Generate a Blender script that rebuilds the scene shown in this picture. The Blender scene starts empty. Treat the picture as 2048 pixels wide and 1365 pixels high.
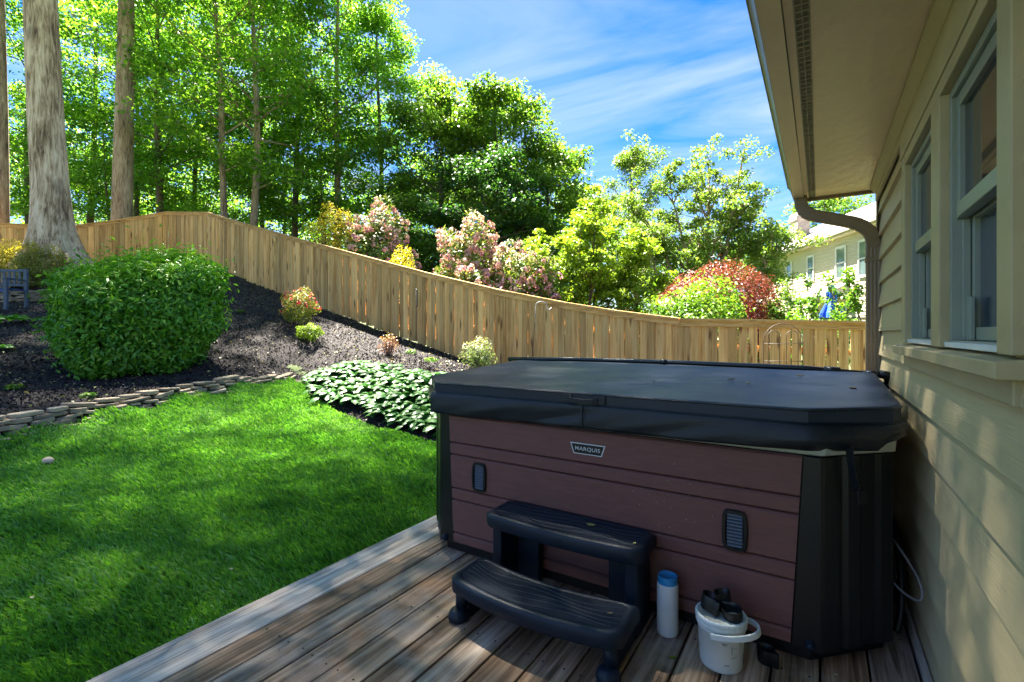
import bpy, math, random
import numpy as np
from mathutils import Vector, Matrix
# ---------------------------------------------------------------- scene, camera, light
S = bpy.context.scene
COL = S.collection
CAMH, FPX, YAW = 1.2, 962.0, math.radians(32.6)
SY, CY = math.sin(YAW), math.cos(YAW)
cam = bpy.data.cameras.new('camera'); camo = bpy.data.objects.new('camera', cam); COL.objects.link(camo)
camo.location = (0, 0, CAMH); camo.rotation_euler = (math.pi/2, 0, YAW)
cam.sensor_width = 36; cam.lens = 36*FPX/2048; cam.shift_y = -16.5/2048; cam.clip_start = .02; cam.clip_end = 3000
S.camera = camo
SUN_AZ = math.atan2(-.885, .455); SUN_EL = math.radians(62)
SUNV = Vector((math.sin(SUN_AZ)*math.cos(SUN_EL), math.cos(SUN_AZ)*math.cos(SUN_EL), math.sin(SUN_EL)))
w = bpy.data.worlds.new('World'); S.world = w; w.use_nodes = True
nt = w.node_tree; N = nt.nodes; L = nt.links
bg = N['Background']
sky = N.new('ShaderNodeTexSky'); sky.sky_type = 'NISHITA'; sky.sun_disc = False
sky.sun_elevation = SUN_EL; sky.sun_rotation = SUN_AZ; sky.altitude = 300; sky.air_density = 1.0; sky.dust_density = .25; sky.ozone_density = 2.6
hs = N.new('ShaderNodeHueSaturation'); hs.inputs['Saturation'].default_value = 1.45; hs.inputs['Value'].default_value = .54; hs.inputs['Hue'].default_value = .513
L.new(sky.outputs[0], hs.inputs['Color'])
tc = N.new('ShaderNodeTexCoord'); sep = N.new('ShaderNodeSeparateXYZ'); L.new(tc.outputs['Generated'], sep.inputs[0])
mx = N.new('ShaderNodeMath'); mx.operation = 'MAXIMUM'; mx.inputs[1].default_value = .08; L.new(sep.outputs['Z'], mx.inputs[0])
dx = N.new('ShaderNodeMath'); dx.operation = 'DIVIDE'; L.new(sep.outputs['X'], dx.inputs[0]); L.new(mx.outputs[0], dx.inputs[1])
dy = N.new('ShaderNodeMath'); dy.operation = 'DIVIDE'; L.new(sep.outputs['Y'], dy.inputs[0]); L.new(mx.outputs[0], dy.inputs[1])
cb = N.new('ShaderNodeCombineXYZ'); L.new(dx.outputs[0], cb.inputs[0]); L.new(dy.outputs[0], cb.inputs[1])
mp = N.new('ShaderNodeMapping'); mp.inputs['Rotation'].default_value = (0, 0, math.radians(-8)); mp.inputs['Scale'].default_value = (.7, 1.25, 1); mp.inputs['Location'].default_value = (.7, .35, 0)
L.new(cb.outputs[0], mp.inputs[0])
nz = N.new('ShaderNodeTexNoise'); nz.inputs['Scale'].default_value = .95; nz.inputs['Detail'].default_value = 7; nz.inputs['Roughness'].default_value = .55; nz.inputs['Distortion'].default_value = .9
L.new(mp.outputs[0], nz.inputs['Vector'])
cr = N.new('ShaderNodeValToRGB'); cr.color_ramp.elements[0].position = .37; cr.color_ramp.elements[1].position = .76
cr.color_ramp.elements[0].color = (0, 0, 0, 1); cr.color_ramp.elements[1].color = (.8, .8, .8, 1)
L.new(nz.outputs[0], cr.inputs[0])
mix = N.new('ShaderNodeMix'); mix.data_type = 'RGBA'
L.new(cr.outputs[0], mix.inputs['Factor']); L.new(hs.outputs[0], mix.inputs['A']); mix.inputs['B'].default_value = (1.9, 2.1, 2.3, 1)
L.new(mix.outputs['Result'], bg.inputs['Color']); bg.inputs['Strength'].default_value = .055
sl = bpy.data.lights.new('sun', 'SUN'); sl.energy = 5.0; sl.angle = math.radians(.7); sl.color = (1, .94, .84)
slo = bpy.data.objects.new('sun', sl); COL.objects.link(slo); slo.rotation_euler = SUNV.to_track_quat('Z', 'Y').to_euler()
S.view_settings.view_transform = 'Standard'; S.view_settings.look = 'None'; S.view_settings.exposure = 3.35; S.view_settings.gamma = 1
S.view_settings.use_curve_mapping = False
S.cycles.max_bounces = 7; S.cycles.transparent_max_bounces = 6; S.cycles.diffuse_bounces = 4; S.cycles.use_denoising = True

def P(u, v, d):
    r = (u-1024)/FPX*d
    return Vector((r*CY - d*SY, r*SY + d*CY, CAMH - (v-666)/FPX*d))
def RD(r, d, z): return Vector((r*CY - d*SY, r*SY + d*CY, z))

# ---------------------------------------------------------------- materials
def newmat(name):
    m = bpy.data.materials.new(name); m.use_nodes = True
    return m, m.node_tree.nodes, m.node_tree.links, m.node_tree.nodes['Principled BSDF']
def ramp(N, cols, poss=None):
    r = N.new('ShaderNodeValToRGB'); e = r.color_ramp.elements
    n = len(cols)
    for i, c in enumerate(cols):
        p = poss[i] if poss else i/(n-1)
        if i < 2: el = e[i]; el.position = p
        else: el = e.new(p)
        el.color = (*c, 1)
    return r
def mth(N, L, op, a, b=None):
    m = N.new('ShaderNodeMath'); m.operation = op
    for i, x in enumerate((a, b)):
        if x is None: continue
        if isinstance(x, (int, float)): m.inputs[i].default_value = x
        else: L.new(x, m.inputs[i])
    return m.outputs[0]
def plain(name, c, rough=.5, var=.18, scale=6, bump=0, bscale=40, stretch=(1,1,1), metal=0, spec=.5, rndv=0, coat=0, c2=None, bdist=.01):
    m, N, L, b = newmat(name)
    t = N.new('ShaderNodeTexCoord'); mp = N.new('ShaderNodeMapping'); mp.inputs['Scale'].default_value = stretch
    L.new(t.outputs['Object'], mp.inputs[0])
    n = N.new('ShaderNodeTexNoise'); n.inputs['Scale'].default_value = scale; n.inputs['Detail'].default_value = 6; n.inputs['Roughness'].default_value = .6
    L.new(mp.outputs[0], n.inputs['Vector'])
    lo = tuple(x*(1-var) for x in c); hi = c2 if c2 else tuple(min(1, x*(1+var)) for x in c)
    r = ramp(N, [lo, hi], [.3, .7]); L.new(n.outputs[0], r.inputs[0])
    out = r.outputs[0]
    if rndv:
        a = N.new('ShaderNodeAttribute'); a.attribute_name = 'rnd'
        k = mth(N, L, 'MULTIPLY_ADD', a.outputs['Fac'], 2*rndv); k.node.inputs[2].default_value = 1-rndv
        vm = N.new('ShaderNodeVectorMath'); vm.operation = 'SCALE'; L.new(out, vm.inputs[0]); L.new(k, vm.inputs['Scale']); out = vm.outputs[0]
    L.new(out, b.inputs['Base Color'])
    rr = mth(N, L, 'MULTIPLY_ADD', n.outputs[0], .25); rr.node.inputs[2].default_value = max(0, rough-.12); L.new(rr, b.inputs['Roughness'])
    b.inputs['Metallic'].default_value = metal; b.inputs['Specular IOR Level'].default_value = spec; b.inputs['Coat Weight'].default_value = coat
    if bump:
        n2 = N.new('ShaderNodeTexNoise'); n2.inputs['Scale'].default_value = bscale; n2.inputs['Detail'].default_value = 5
        L.new(mp.outputs[0], n2.inputs['Vector'])
        bp = N.new('ShaderNodeBump'); bp.inputs['Strength'].default_value = bump; bp.inputs['Distance'].default_value = bdist
        L.new(n2.outputs[0], bp.inputs['Height']); L.new(bp.outputs[0], b.inputs['Normal'])
    return m
def wood(name, cols, grain, rough=.75, bd=.004, knots=.5, vary=.3, tint=None, kn=(9, 9, 1.6), wear=None):
    """cols: dark..light; grain: mapping scale, small along the board"""
    m, N, L, b = newmat(name)
    t = N.new('ShaderNodeTexCoord'); a = N.new('ShaderNodeAttribute'); a.attribute_name = 'rnd'
    off = mth(N, L, 'MULTIPLY', a.outputs['Fac'], 61.7)
    cbn = N.new('ShaderNodeCombineXYZ')
    for i in range(3): L.new(off, cbn.inputs[i])
    add = N.new('ShaderNodeVectorMath'); add.operation = 'ADD'; L.new(t.outputs['Object'], add.inputs[0]); L.new(cbn.outputs[0], add.inputs[1])
    mp = N.new('ShaderNodeMapping'); mp.inputs['Scale'].default_value = grain; L.new(add.outputs[0], mp.inputs[0])
    n1 = N.new('ShaderNodeTexNoise'); n1.inputs['Scale'].default_value = 1; n1.inputs['Detail'].default_value = 8; n1.inputs['Roughness'].default_value = .65; n1.inputs['Distortion'].default_value = .6
    L.new(mp.outputs[0], n1.inputs['Vector'])
    mp2 = N.new('ShaderNodeMapping'); mp2.inputs['Scale'].default_value = tuple(g*.16+.4 for g in grain); L.new(add.outputs[0], mp2.inputs[0])
    n2 = N.new('ShaderNodeTexNoise'); n2.inputs['Scale'].default_value = 1; n2.inputs['Detail'].default_value = 4; L.new(mp2.outputs[0], n2.inputs['Vector'])
    s = mth(N, L, 'MULTIPLY_ADD', n1.outputs[0], .6); L.new(mth(N, L, 'MULTIPLY', n2.outputs[0], .4), s.node.inputs[2])
    r = ramp(N, cols, [.37+.26*i/(len(cols)-1) for i in range(len(cols))]); L.new(s, r.inputs[0])
    k = mth(N, L, 'MULTIPLY_ADD', a.outputs['Fac'], 2*vary); k.node.inputs[2].default_value = 1-vary
    vm = N.new('ShaderNodeVectorMath'); vm.operation = 'SCALE'; L.new(r.outputs[0], vm.inputs[0]); L.new(k, vm.inputs['Scale'])
    out = vm.outputs[0]
    if tint:   # second hue for some boards
        mt = N.new('ShaderNodeMix'); mt.data_type = 'RGBA'; mt.blend_type = 'MULTIPLY'
        h = mth(N, L, 'FRACT', mth(N, L, 'MULTIPLY', a.outputs['Fac'], 7.31)); L.new(h, mt.inputs['Factor']); L.new(out, mt.inputs['A']); mt.inputs['B'].default_value = (*tint, 1)
        out = mt.outputs['Result']
    if knots:
        mk = N.new('ShaderNodeMapping'); mk.inputs['Scale'].default_value = kn; L.new(add.outputs[0], mk.inputs[0])
        dn = N.new('ShaderNodeTexNoise'); dn.inputs['Scale'].default_value = 3; L.new(mk.outputs[0], dn.inputs['Vector'])
        av = N.new('ShaderNodeVectorMath'); av.operation = 'MULTIPLY_ADD'; L.new(dn.outputs['Color'], av.inputs[0]); av.inputs[1].default_value = (.25, .25, .25); L.new(mk.outputs[0], av.inputs[2])
        vo = N.new('ShaderNodeTexVoronoi'); vo.inputs['Scale'].default_value = 1; L.new(av.outputs[0], vo.inputs['Vector'])
        kr = ramp(N, [(1, 1, 1), (0, 0, 0)], [.09, .23]); L.new(vo.outputs['Distance'], kr.inputs[0])
        kf = mth(N, L, 'MULTIPLY', kr.outputs[0], knots)
        mk2 = N.new('ShaderNodeMix'); mk2.data_type = 'RGBA'; L.new(kf, mk2.inputs['Factor']); L.new(out, mk2.inputs['A']); mk2.inputs['B'].default_value = (cols[0][0]*.35, cols[0][1]*.3, cols[0][2]*.3, 1)
        out = mk2.outputs['Result']
    if wear:   # pale scuffed patches
        wn = N.new('ShaderNodeTexNoise'); wn.inputs['Scale'].default_value = 2.2; wn.inputs['Detail'].default_value = 7; wn.inputs['Roughness'].default_value = .7; L.new(t.outputs['Object'], wn.inputs['Vector'])
        wr = ramp(N, [(0, 0, 0), (1, 1, 1)], [.5, .72]); L.new(wn.outputs[0], wr.inputs[0])
        wm = N.new('ShaderNodeMix'); wm.data_type = 'RGBA'; L.new(mth(N, L, 'MULTIPLY', wr.outputs[0], .55), wm.inputs['Factor']); L.new(out, wm.inputs['A']); wm.inputs['B'].default_value = (*wear, 1)
        out = wm.outputs['Result']
    L.new(out, b.inputs['Base Color']); b.inputs['Roughness'].default_value = rough; b.inputs['Specular IOR Level'].default_value = .3
    bp = N.new('ShaderNodeBump'); bp.inputs['Strength'].default_value = .5; bp.inputs['Distance'].default_value = bd; L.new(n1.outputs[0], bp.inputs['Height']); L.new(bp.outputs[0], b.inputs['Normal'])
    return m
def leafmat(name, cols, trans=.4, rough=.5, tboost=1.3, spec=.4, poss=None):
    m, N, L, b = newmat(name)
    a = N.new('ShaderNodeAttribute'); a.attribute_name = 'rnd'
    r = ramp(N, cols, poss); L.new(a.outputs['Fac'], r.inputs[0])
    L.new(r.outputs[0], b.inputs['Base Color']); b.inputs['Roughness'].default_value = rough; b.inputs['Specular IOR Level'].default_value = spec
    tr = N.new('ShaderNodeBsdfTranslucent')
    tm = N.new('ShaderNodeMix'); tm.data_type = 'RGBA'; tm.blend_type = 'MULTIPLY'; tm.inputs['Factor'].default_value = 1
    L.new(r.outputs[0], tm.inputs['A']); tm.inputs['B'].default_value = (tboost*1.08, tboost*1.12, tboost*.5, 1); tm.clamp_result = False
    L.new(tm.outputs['Result'], tr.inputs['Color'])
    ms = N.new('ShaderNodeMixShader'); ms.inputs[0].default_value = trans
    L.new(b.outputs[0], ms.inputs[1]); L.new(tr.outputs[0], ms.inputs[2]); L.new(ms.outputs[0], N['Material Output'].inputs['Surface'])
    return m
M = {}
M['leaf_wood'] = leafmat('woodland_leaf', [(.035, .10, .012), (.10, .21, .02), (.20, .31, .035)], .52, tboost=2.2)
M['leaf_dark'] = leafmat('dark_leaf', [(.015, .05, .012), (.035, .11, .02), (.09, .18, .03)], .35, tboost=1.5)
M['leaf_mid'] = leafmat('maple_leaf', [(.04, .11, .015), (.11, .21, .025), (.21, .30, .04)], .45, tboost=1.4)
M['leaf_lime'] = leafmat('dogwood_leaf', [(.09, .17, .015), (.20, .30, .025), (.29, .37, .04)], .42, tboost=1.3)
M['leaf_sparse'] = leafmat('pale_leaf', [(.07, .14, .025), (.15, .24, .04), (.26, .32, .07)], .4, tboost=1.3)
M['leaf_bright'] = leafmat('bright_bush_leaf', [(.035, .12, .01), (.10, .22, .015), (.21, .30, .03)], .4, tboost=1.3)
M['leaf_hedge'] = leafmat('hedge_leaf', [(.03, .14, .01), (.12, .34, .022), (.33, .56, .06)], .3, rough=.38, spec=.5, tboost=1.5)
M['leaf_red'] = leafmat('red_maple_leaf', [(.08, .014, .012), (.18, .032, .02), (.30, .07, .03)], .3, tboost=1.0)
M['leaf_gold'] = leafmat('golden_leaf', [(.22, .24, .02), (.5, .42, .03), (.65, .5, .05)], .35)
M['leaf_azalea'] = leafmat('azalea_leaf', [(.08, .15, .02), (.25, .27, .04), (.45, .30, .1)], .3)
M['leaf_rhodo'] = leafmat('rhododendron_leaf', [(.04, .11, .02), (.13, .2, .04), (.3, .28, .08)], .25)
M['petal_pink'] = leafmat('pink_petal', [(.45, .14, .23), (.64, .36, .42), (.74, .60, .60)], .3, tboost=.9)
M['petal_red'] = leafmat('coral_petal', [(.45, .03, .06), (.7, .10, .12), (.8, .25, .2)], .3, tboost=.9)
M['leaf_twig'] = leafmat('barberry_leaf', [(.12, .03, .03), (.3, .12, .06), (.38, .36, .12)], .3)
M['leaf_pieris'] = leafmat('pieris_leaf', [(.10, .18, .05), (.28, .34, .14), (.5, .45, .25)], .3)
M['grass'] = leafmat('grass_blade', [(.05, .17, .018), (.12, .33, .032), (.22, .44, .06), (.28, .46, .19)], .3, rough=.45, spec=.4, tboost=1.5, poss=[0, .4, .8, 1])
M['litter'] = leafmat('leaf_litter', [(.12, .08, .04), (.32, .22, .12), (.4, .4, .12), (.55, .5, .36)], .15)
M['chip'] = leafmat('mulch_chip', [(.012, .010, .012), (.035, .03, .032), (.09, .07, .06)], 0, rough=.8)
M['bark'] = wood('grey_bark', [(.07, .045, .03), (.30, .215, .145), (.46, .36, .26)], (20, 20, 3.0), .9, .03, .4, 0, None, (1.6, 1.6, .8))
M['bark_big'] = wood('poplar_bark', [(.10, .06, .04), (.30, .21, .14), (.58, .44, .32), (.72, .60, .48)], (15, 15, 2.0), .9, .05, .5, 0, None, (1.3, 1.3, .7))
M['bark_dark'] = plain('dark_bark', (.10, .075, .05), .9, .4, 5, .8, 16, (1.5, 1.5, .3), bdist=.03)
M['soil'] = plain('forest_soil', (.12, .10, .055), .95, .5, 1.5, .6, 14, c2=(.10, .16, .04), bdist=.04)
M['mulch'] = plain('black_mulch', (.022, .017, .017), .92, .6, 22, 1.0, 60, c2=(.05, .038, .034), bdist=.03)
M['lawn'] = plain('lawn_soil', (.02, .075, .012), .95, .5, 3, .8, 90, c2=(.04, .13, .018), bdist=.02)
M['fence'] = wood('fence_pine', [(.46, .23, .07), (.76, .43, .15), (.88, .57, .235)], (38, 38, 1.3), .8, .004, .9, .3, (.82, .86, .92), (7, 7, 1.5))
M['fence_rail'] = wood('fence_rail_pine', [(.36, .18, .055), (.66, .38, .13), (.78, .50, .21)], (3, 3, 50), .8, .004, .5, .15, None, (3, 3, 14))
M['deck'] = wood('deck_board', [(.07, .042, .024), (.31, .215, .145), (.62, .50, .39)], (55, 1.6, 55), .7, .004, .55, .22, (.80, .66, .52), (8, 1.6, 8), wear=(.42, .40, .38))
M['deck_edge'] = wood('deck_edge_board', [(.17, .13, .095), (.46, .39, .32), (.66, .59, .51)], (55, 1.5, 55), .75, .004, .45, .1, None, (8, 1.6, 8), wear=(.5, .48, .45))
M['stone'] = plain('fieldstone', (.27, .215, .145), .85, .35, 5, .8, 25, rndv=.35, bdist=.01)
M['panel'] = plain('plum_panel', (.17, .072, .062), .55, .12, 4, .35, 14, (3, 1, 22), spec=.35, bdist=.004)
M['blackpl'] = plain('black_plastic', (.006, .006, .007), .38, .2, 5, .12, 120, spec=.45)
M['steppl'] = plain('step_plastic', (.008, .015, .028), .45, .3, 3, .12, 160, spec=.3)
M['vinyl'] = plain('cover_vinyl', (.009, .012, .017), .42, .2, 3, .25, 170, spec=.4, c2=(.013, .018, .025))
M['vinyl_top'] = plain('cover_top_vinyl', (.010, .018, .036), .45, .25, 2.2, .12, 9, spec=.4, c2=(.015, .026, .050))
M['tube'] = plain('bar_metal', (.005, .008, .014), .3, .1, 5, spec=.6)
M['rim'] = plain('rim_metal', (.40, .42, .36), .4, .1, 4, spec=.5)
M['silver'] = plain('silver_print', (.65, .68, .70), .35, .05)
M['louvre'] = plain('vent_louvre', (.09, .11, .15), .4, .1)
M['siding'] = plain('olive_siding', (.58, .47, .27), .5, .06, 1.5, .35, 5, (8, 2.5, 60), spec=.4, bdist=.003)
M['trim'] = plain('olive_trim', (.50, .41, .23), .5, .12, 4, .25, 30, bdist=.004)
M['soffit'] = plain('soffit_paint', (.92, .66, .42), .33, .04, 2.5, .35, 9, (2, 1.2, 1), spec=.6, bdist=.018)
M['gutter'] = plain('gutter_paint', (.17, .15, .09), .4, .2, 5, .1, 60)
M['spout'] = plain('downspout_paint', (.22, .155, .09), .4, .12, 5, .1, 50)
M['ventm'] = plain('vent_metal', (.40, .32, .22), .5, .2, 20)
M['dark'] = plain('dark_void', (.008, .008, .009), .8, .2)
M['sash'] = plain('vinyl_sash', (.30, .33, .27), .35, .06, 4)
M['sillw'] = plain('white_sill', (.80, .81, .80), .5, .08, 8)
M['white'] = plain('white_plastic', (.62, .66, .68), .4, .07, 6)
M['bucket'] = plain('bucket_plastic', (.60, .66, .66), .42, .07, 6)
M['bluecap'] = plain('blue_cap', (.02, .24, .55), .35, .08)
M['cable'] = plain('grey_cable', (.20, .18, .17), .5, .1)
M['print'] = plain('grey_print', (.22, .24, .26), .6, .1)
M['bench'] = plain('bench_paint', (.065, .10, .15), .5, .2, 5, .2, 30)
M['bench_seat'] = plain('bench_blue', (.02, .07, .24), .5, .2, 5)
M['rust'] = plain('rusty_wire', (.09, .06, .045), .6, .3, 20)
M['iron'] = plain('black_iron', (.02, .02, .022), .5, .2)
M['steel'] = plain('bare_hook', (.5, .5, .48), .4, .1)
M['pebble'] = plain('tan_pebble', (.55, .42, .30), .7, .12, 6, .2)
M['nwall'] = plain('cream_siding', (.62, .53, .39), .6, .05, 1, .1)
M['ntrim'] = plain('cream_trim', (.75, .73, .68), .5, .05)
M['shingle'] = plain('grey_shingle', (.33, .31, .30), .9, .35, 3, .5, 8, (2, 2, 6))
M['umb'] = plain('blue_canvas', (.01, .10, .55), .7, .2, 5)
def glassmat(name, c, rough=.03):
    m, N, L, b = newmat(name)
    t = N.new('ShaderNodeTexCoord'); n = N.new('ShaderNodeTexNoise'); n.inputs['Scale'].default_value = 2.0; L.new(t.outputs['Object'], n.inputs[0])
    r = ramp(N, [tuple(x*.8 for x in c), c], [.3, .7]); L.new(n.outputs[0], r.inputs[0]); L.new(r.outputs[0], b.inputs['Base Color'])
    b.inputs['Roughness'].default_value = rough; b.inputs['IOR'].default_value = 1.6; b.inputs['Specular IOR Level'].default_value = .9
    bp = N.new('ShaderNodeBump'); bp.inputs['Strength'].default_value = .03; bp.inputs['Distance'].default_value = .02; L.new(n.outputs[0], bp.inputs['Height']); L.new(bp.outputs[0], b.inputs['Normal'])
    return m
M['glass'] = glassmat('window_glass', (.03, .035, .04)); M['glass_low'] = glassmat('screened_glass', (.06, .085, .115), .15)
M['nglass'] = glassmat('far_window_glass', (.10, .14, .13), .08)
def hostamat():
    m, N, L, b = newmat('hosta_leaf')
    a = N.new('ShaderNodeAttribute'); a.attribute_name = 'stripe'
    t = N.new('ShaderNodeTexCoord'); n = N.new('ShaderNodeTexNoise'); n.inputs['Scale'].default_value = 45; L.new(t.outputs['Object'], n.inputs[0])
    s = mth(N, L, 'ADD', a.outputs['Fac'], mth(N, L, 'MULTIPLY', mth(N, L, 'SUBTRACT', n.outputs[0], .5), .55))
    r = ramp(N, [(.02, .11, .012), (.05, .19, .022), (.12, .22, .06)], [0, .72, 1.0]); L.new(s, r.inputs[0])
    L.new(r.outputs[0], b.inputs['Base Color']); b.inputs['Roughness'].default_value = .38
    tr = N.new('ShaderNodeBsdfTranslucent'); L.new(r.outputs[0], tr.inputs['Color']); ms = N.new('ShaderNodeMixShader'); ms.inputs[0].default_value = .25
    L.new(b.outputs[0], ms.inputs[1]); L.new(tr.outputs[0], ms.inputs[2]); L.new(ms.outputs[0], N['Material Output'].inputs['Surface'])
    return m
M['hosta'] = hostamat()
def brickmat():
    m, N, L, b = newmat('chimney_brick')
    t = N.new('ShaderNodeTexCoord'); mp = N.new('ShaderNodeMapping'); mp.inputs['Rotation'].default_value = (math.pi/2, 0, .3); L.new(t.outputs['Object'], mp.inputs[0])
    k = N.new('ShaderNodeTexBrick'); k.inputs['Scale'].default_value = 3.2; k.inputs['Color1'].default_value = (.36, .29, .24, 1); k.inputs['Color2'].default_value = (.22, .17, .14, 1); k.inputs['Mortar'].default_value = (.45, .42, .38, 1)
    L.new(mp.outputs[0], k.inputs['Vector']); L.new(k.outputs[0], b.inputs['Base Color']); b.inputs['Roughness'].default_value = .9
    return m
M['brick'] = brickmat()

# ---------------------------------------------------------------- object helpers
def tag(o, label=None, cat=None, group=None, kind=None):
    if label: o['label'] = label
    if cat: o['category'] = cat
    if group: o['group'] = group
    if kind: o['kind'] = kind
    return o
def thing(name, loc, label, cat, group=None, rz=0):
    o = bpy.data.objects.new(name, None); COL.objects.link(o); o.location = loc; o.rotation_euler = (0, 0, rz); o.empty_display_size = .1
    return tag(o, label, cat, group)
def link(name, me, mat, parent=None, local=False):
    o = bpy.data.objects.new(name, me); COL.objects.link(o)
    me.materials.append(mat)
    if parent:
        o.parent = parent
        if not local:
            root = parent; off = Vector((0, 0, 0))
            while root: off += root.location; root = root.parent
            me.transform(Matrix.Translation(-off))
    return o
class MB:
    def __init__(s): s.v = []; s.f = []; s.r = []
    def add(s, vs, fs, rnd=.5):
        n = len(s.v); s.v.extend([tuple(x) for x in vs]); s.f.extend([tuple(i+n for i in f) for f in fs]); s.r.extend([rnd]*len(fs))
    def box(s, x0, x1, y0, y1, z0, z1, rnd=.5):
        s.add([(x0,y0,z0),(x1,y0,z0),(x1,y1,z0),(x0,y1,z0),(x0,y0,z1),(x1,y0,z1),(x1,y1,z1),(x0,y1,z1)],
              [(0,3,2,1),(4,5,6,7),(0,1,5,4),(1,2,6,5),(2,3,7,6),(3,0,4,7)], rnd)
    def ext(s, poly, vec, rnd=.5):
        n = len(poly); vec = Vector(vec); a = [Vector(p) for p in poly]
        s.add(a+[p+vec for p in a], [tuple(range(n-1, -1, -1)), tuple(range(n, 2*n))]+[(i, (i+1) % n, n+(i+1) % n, n+i) for i in range(n)], rnd)
    def loft(s, rings, rnd=.5, closed=True, cap=True):
        n = len(rings[0]); vs = [p for r in rings for p in r]; fs = []
        for k in range(len(rings)-1):
            for i in range(n if closed else n-1):
                j = (i+1) % n; fs.append((k*n+i, k*n+j, (k+1)*n+j, (k+1)*n+i))
        if cap and closed: fs.append(tuple(range(n-1, -1, -1))); fs.append(tuple((len(rings)-1)*n+i for i in range(n)))
        s.add(vs, fs, rnd)
    def tube(s, pts, rad, n=8, rnd=.5, cap=True, prof=None):
        pts = [Vector(p) for p in pts]; m = len(pts)
        if not hasattr(rad, '__len__'): rad = [rad]*m
        rings = []; up = None
        for i, p in enumerate(pts):
            t = (pts[min(i+1, m-1)]-pts[max(i-1, 0)]).normalized()
            if up is None:
                up = Vector((0, 0, 1)) if abs(t.z) < .9 else Vector((1, 0, 0))
            a = t.cross(up).normalized(); b_ = a.cross(t).normalized(); up = b_
            if prof: rings.append([p+(a*x+b_*y)*rad[i] for x, y in prof])
            else: rings.append([p+(a*math.cos(2*math.pi*k/n)+b_*math.sin(2*math.pi*k/n))*rad[i] for k in range(n)])
        s.loft(rings, rnd, cap=cap)
    def lathe(s, prof, c, n=32, rnd=.5):
        s.loft([[(c[0]+r*math.cos(2*math.pi*k/n), c[1]+r*math.sin(2*math.pi*k/n), c[2]+z) for k in range(n)] for r, z in prof], rnd)
    def build(s, name, mat, parent=None, smooth=False, bevel=0, local=False, seg=2, angle=35):
        me = bpy.data.meshes.new(name); me.from_pydata(s.v, [], s.f)
        a = me.attributes.new('rnd', 'FLOAT', 'FACE'); a.data.foreach_set('value', s.r)
        if smooth:
            me.polygons.foreach_set('use_smooth', [True]*len(me.polygons))
        o = link(name, me, mat, parent, local)
        if bevel:
            bv = o.modifiers.new('bevel', 'BEVEL'); bv.width = bevel; bv.segments = seg; bv.limit_method = 'ANGLE'; bv.angle_limit = math.radians(angle)
            if smooth: wn = o.modifiers.new('wn', 'WEIGHTED_NORMAL')
        return o
def npmesh(name, V, F, rnd, smooth=False, attrs=None):
    """V (n,3), F (m,k) int"""
    me = bpy.data.meshes.new(name); n, (m, k) = len(V), F.shape
    me.vertices.add(n); me.vertices.foreach_set('co', V.astype(np.float32).ravel())
    me.loops.add(m*k); me.loops.foreach_set('vertex_index', F.astype(np.int32).ravel())
    me.polygons.add(m); me.polygons.foreach_set('loop_start', np.arange(0, m*k, k, dtype=np.int32))
    me.update(calc_edges=True)
    a = me.attributes.new('rnd', 'FLOAT', 'FACE'); a.data.foreach_set('value', rnd.astype(np.float32))
    for nm, val in (attrs or {}).items():
        at = me.attributes.new(nm, 'FLOAT', 'POINT'); at.data.foreach_set('value', val.astype(np.float32))
    if smooth: me.polygons.foreach_set('use_smooth', [True]*m)
    return me
def leaves(name, C, Nn, size, aspect, rnd, rng, dirs=None):
    """diamond leaves at C with normals Nn"""
    n = len(C); Nn = Nn/np.maximum(1e-6, np.linalg.norm(Nn, axis=1))[:, None]
    R = rng.normal(size=(n, 3)) if dirs is None else dirs
    T = R-(R*Nn).sum(1)[:, None]*Nn; T /= np.maximum(1e-6, np.linalg.norm(T, axis=1))[:, None]
    B = np.cross(Nn, T); s = size*(.65+.7*rng.random(n)); s = s[:, None]
    V = np.empty((n, 4, 3)); V[:, 0] = C-T*s*.5; V[:, 1] = C+B*s*aspect*.5-T*s*.05+Nn*s*.12; V[:, 2] = C+T*s*.5-Nn*s*.1; V[:, 3] = C-B*s*aspect*.5-T*s*.05+Nn*s*.12
    return npmesh(name, V.reshape(-1, 3), np.arange(n*4).reshape(n, 4), rnd)

# ---------------------------------------------------------------- terrain
FENCE = [  # u, v top, v bottom (or None), d
 (1752, 648, None, 6.3), (1361, 641, None, 7.5), (1234, 625, None, 8.3), (1129, 608, None, 8.9), (1000, 583, None, 9.8), (853, 548, None, 11.0), (700, 507, None, 12.3), (560, 469, None, 13.6), (469, 443, None, 14.9), (418, 427, None, 16.0)]
FH = 1.66
FTOP = [P(u, v, d) for u, v, _, d in FENCE]
FL1 = [P(418, 427, 16.0), P(333, 426, 17.4), P(240, 441, 16.8), P(120, 456, 15.6)]
FL2 = [P(120, 454, 15.6), P(0, 449, 15.0), P(-140, 446, 14.6)]
ctrl = []
for p in FTOP+FL1+FL2[1:]: ctrl.append((p.x, p.y, p.z-FH))
WALLB = [P(584, 756, 8.9), P(515, 772, 7.95), P(440, 790, 7.1), P(300, 820, 6.15), P(150, 852, 5.3), P(0, 882, 4.72), P(-150, 905, 4.35), P(-330, 930, 4.1)]
for i, p in enumerate(WALLB):
    ctrl.append(tuple(p))
    q = RD((P(0, 0, 0)).x, 0, 0)
    h = .10+.13*min(1, i/3)
    dd = Vector((-SY*1.0-.25, CY, 0)).normalized()*.38
    ctrl.append((p.x+dd.x, p.y+dd.y, p.z+h))
LEDGE = [P(596, 772, 8.6), P(622, 800, 7.4), P(680, 831, 6.5), P(760, 862, 5.88), P(872, 888, 5.35)]
for p in LEDGE: ctrl.append(tuple(p))
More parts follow.
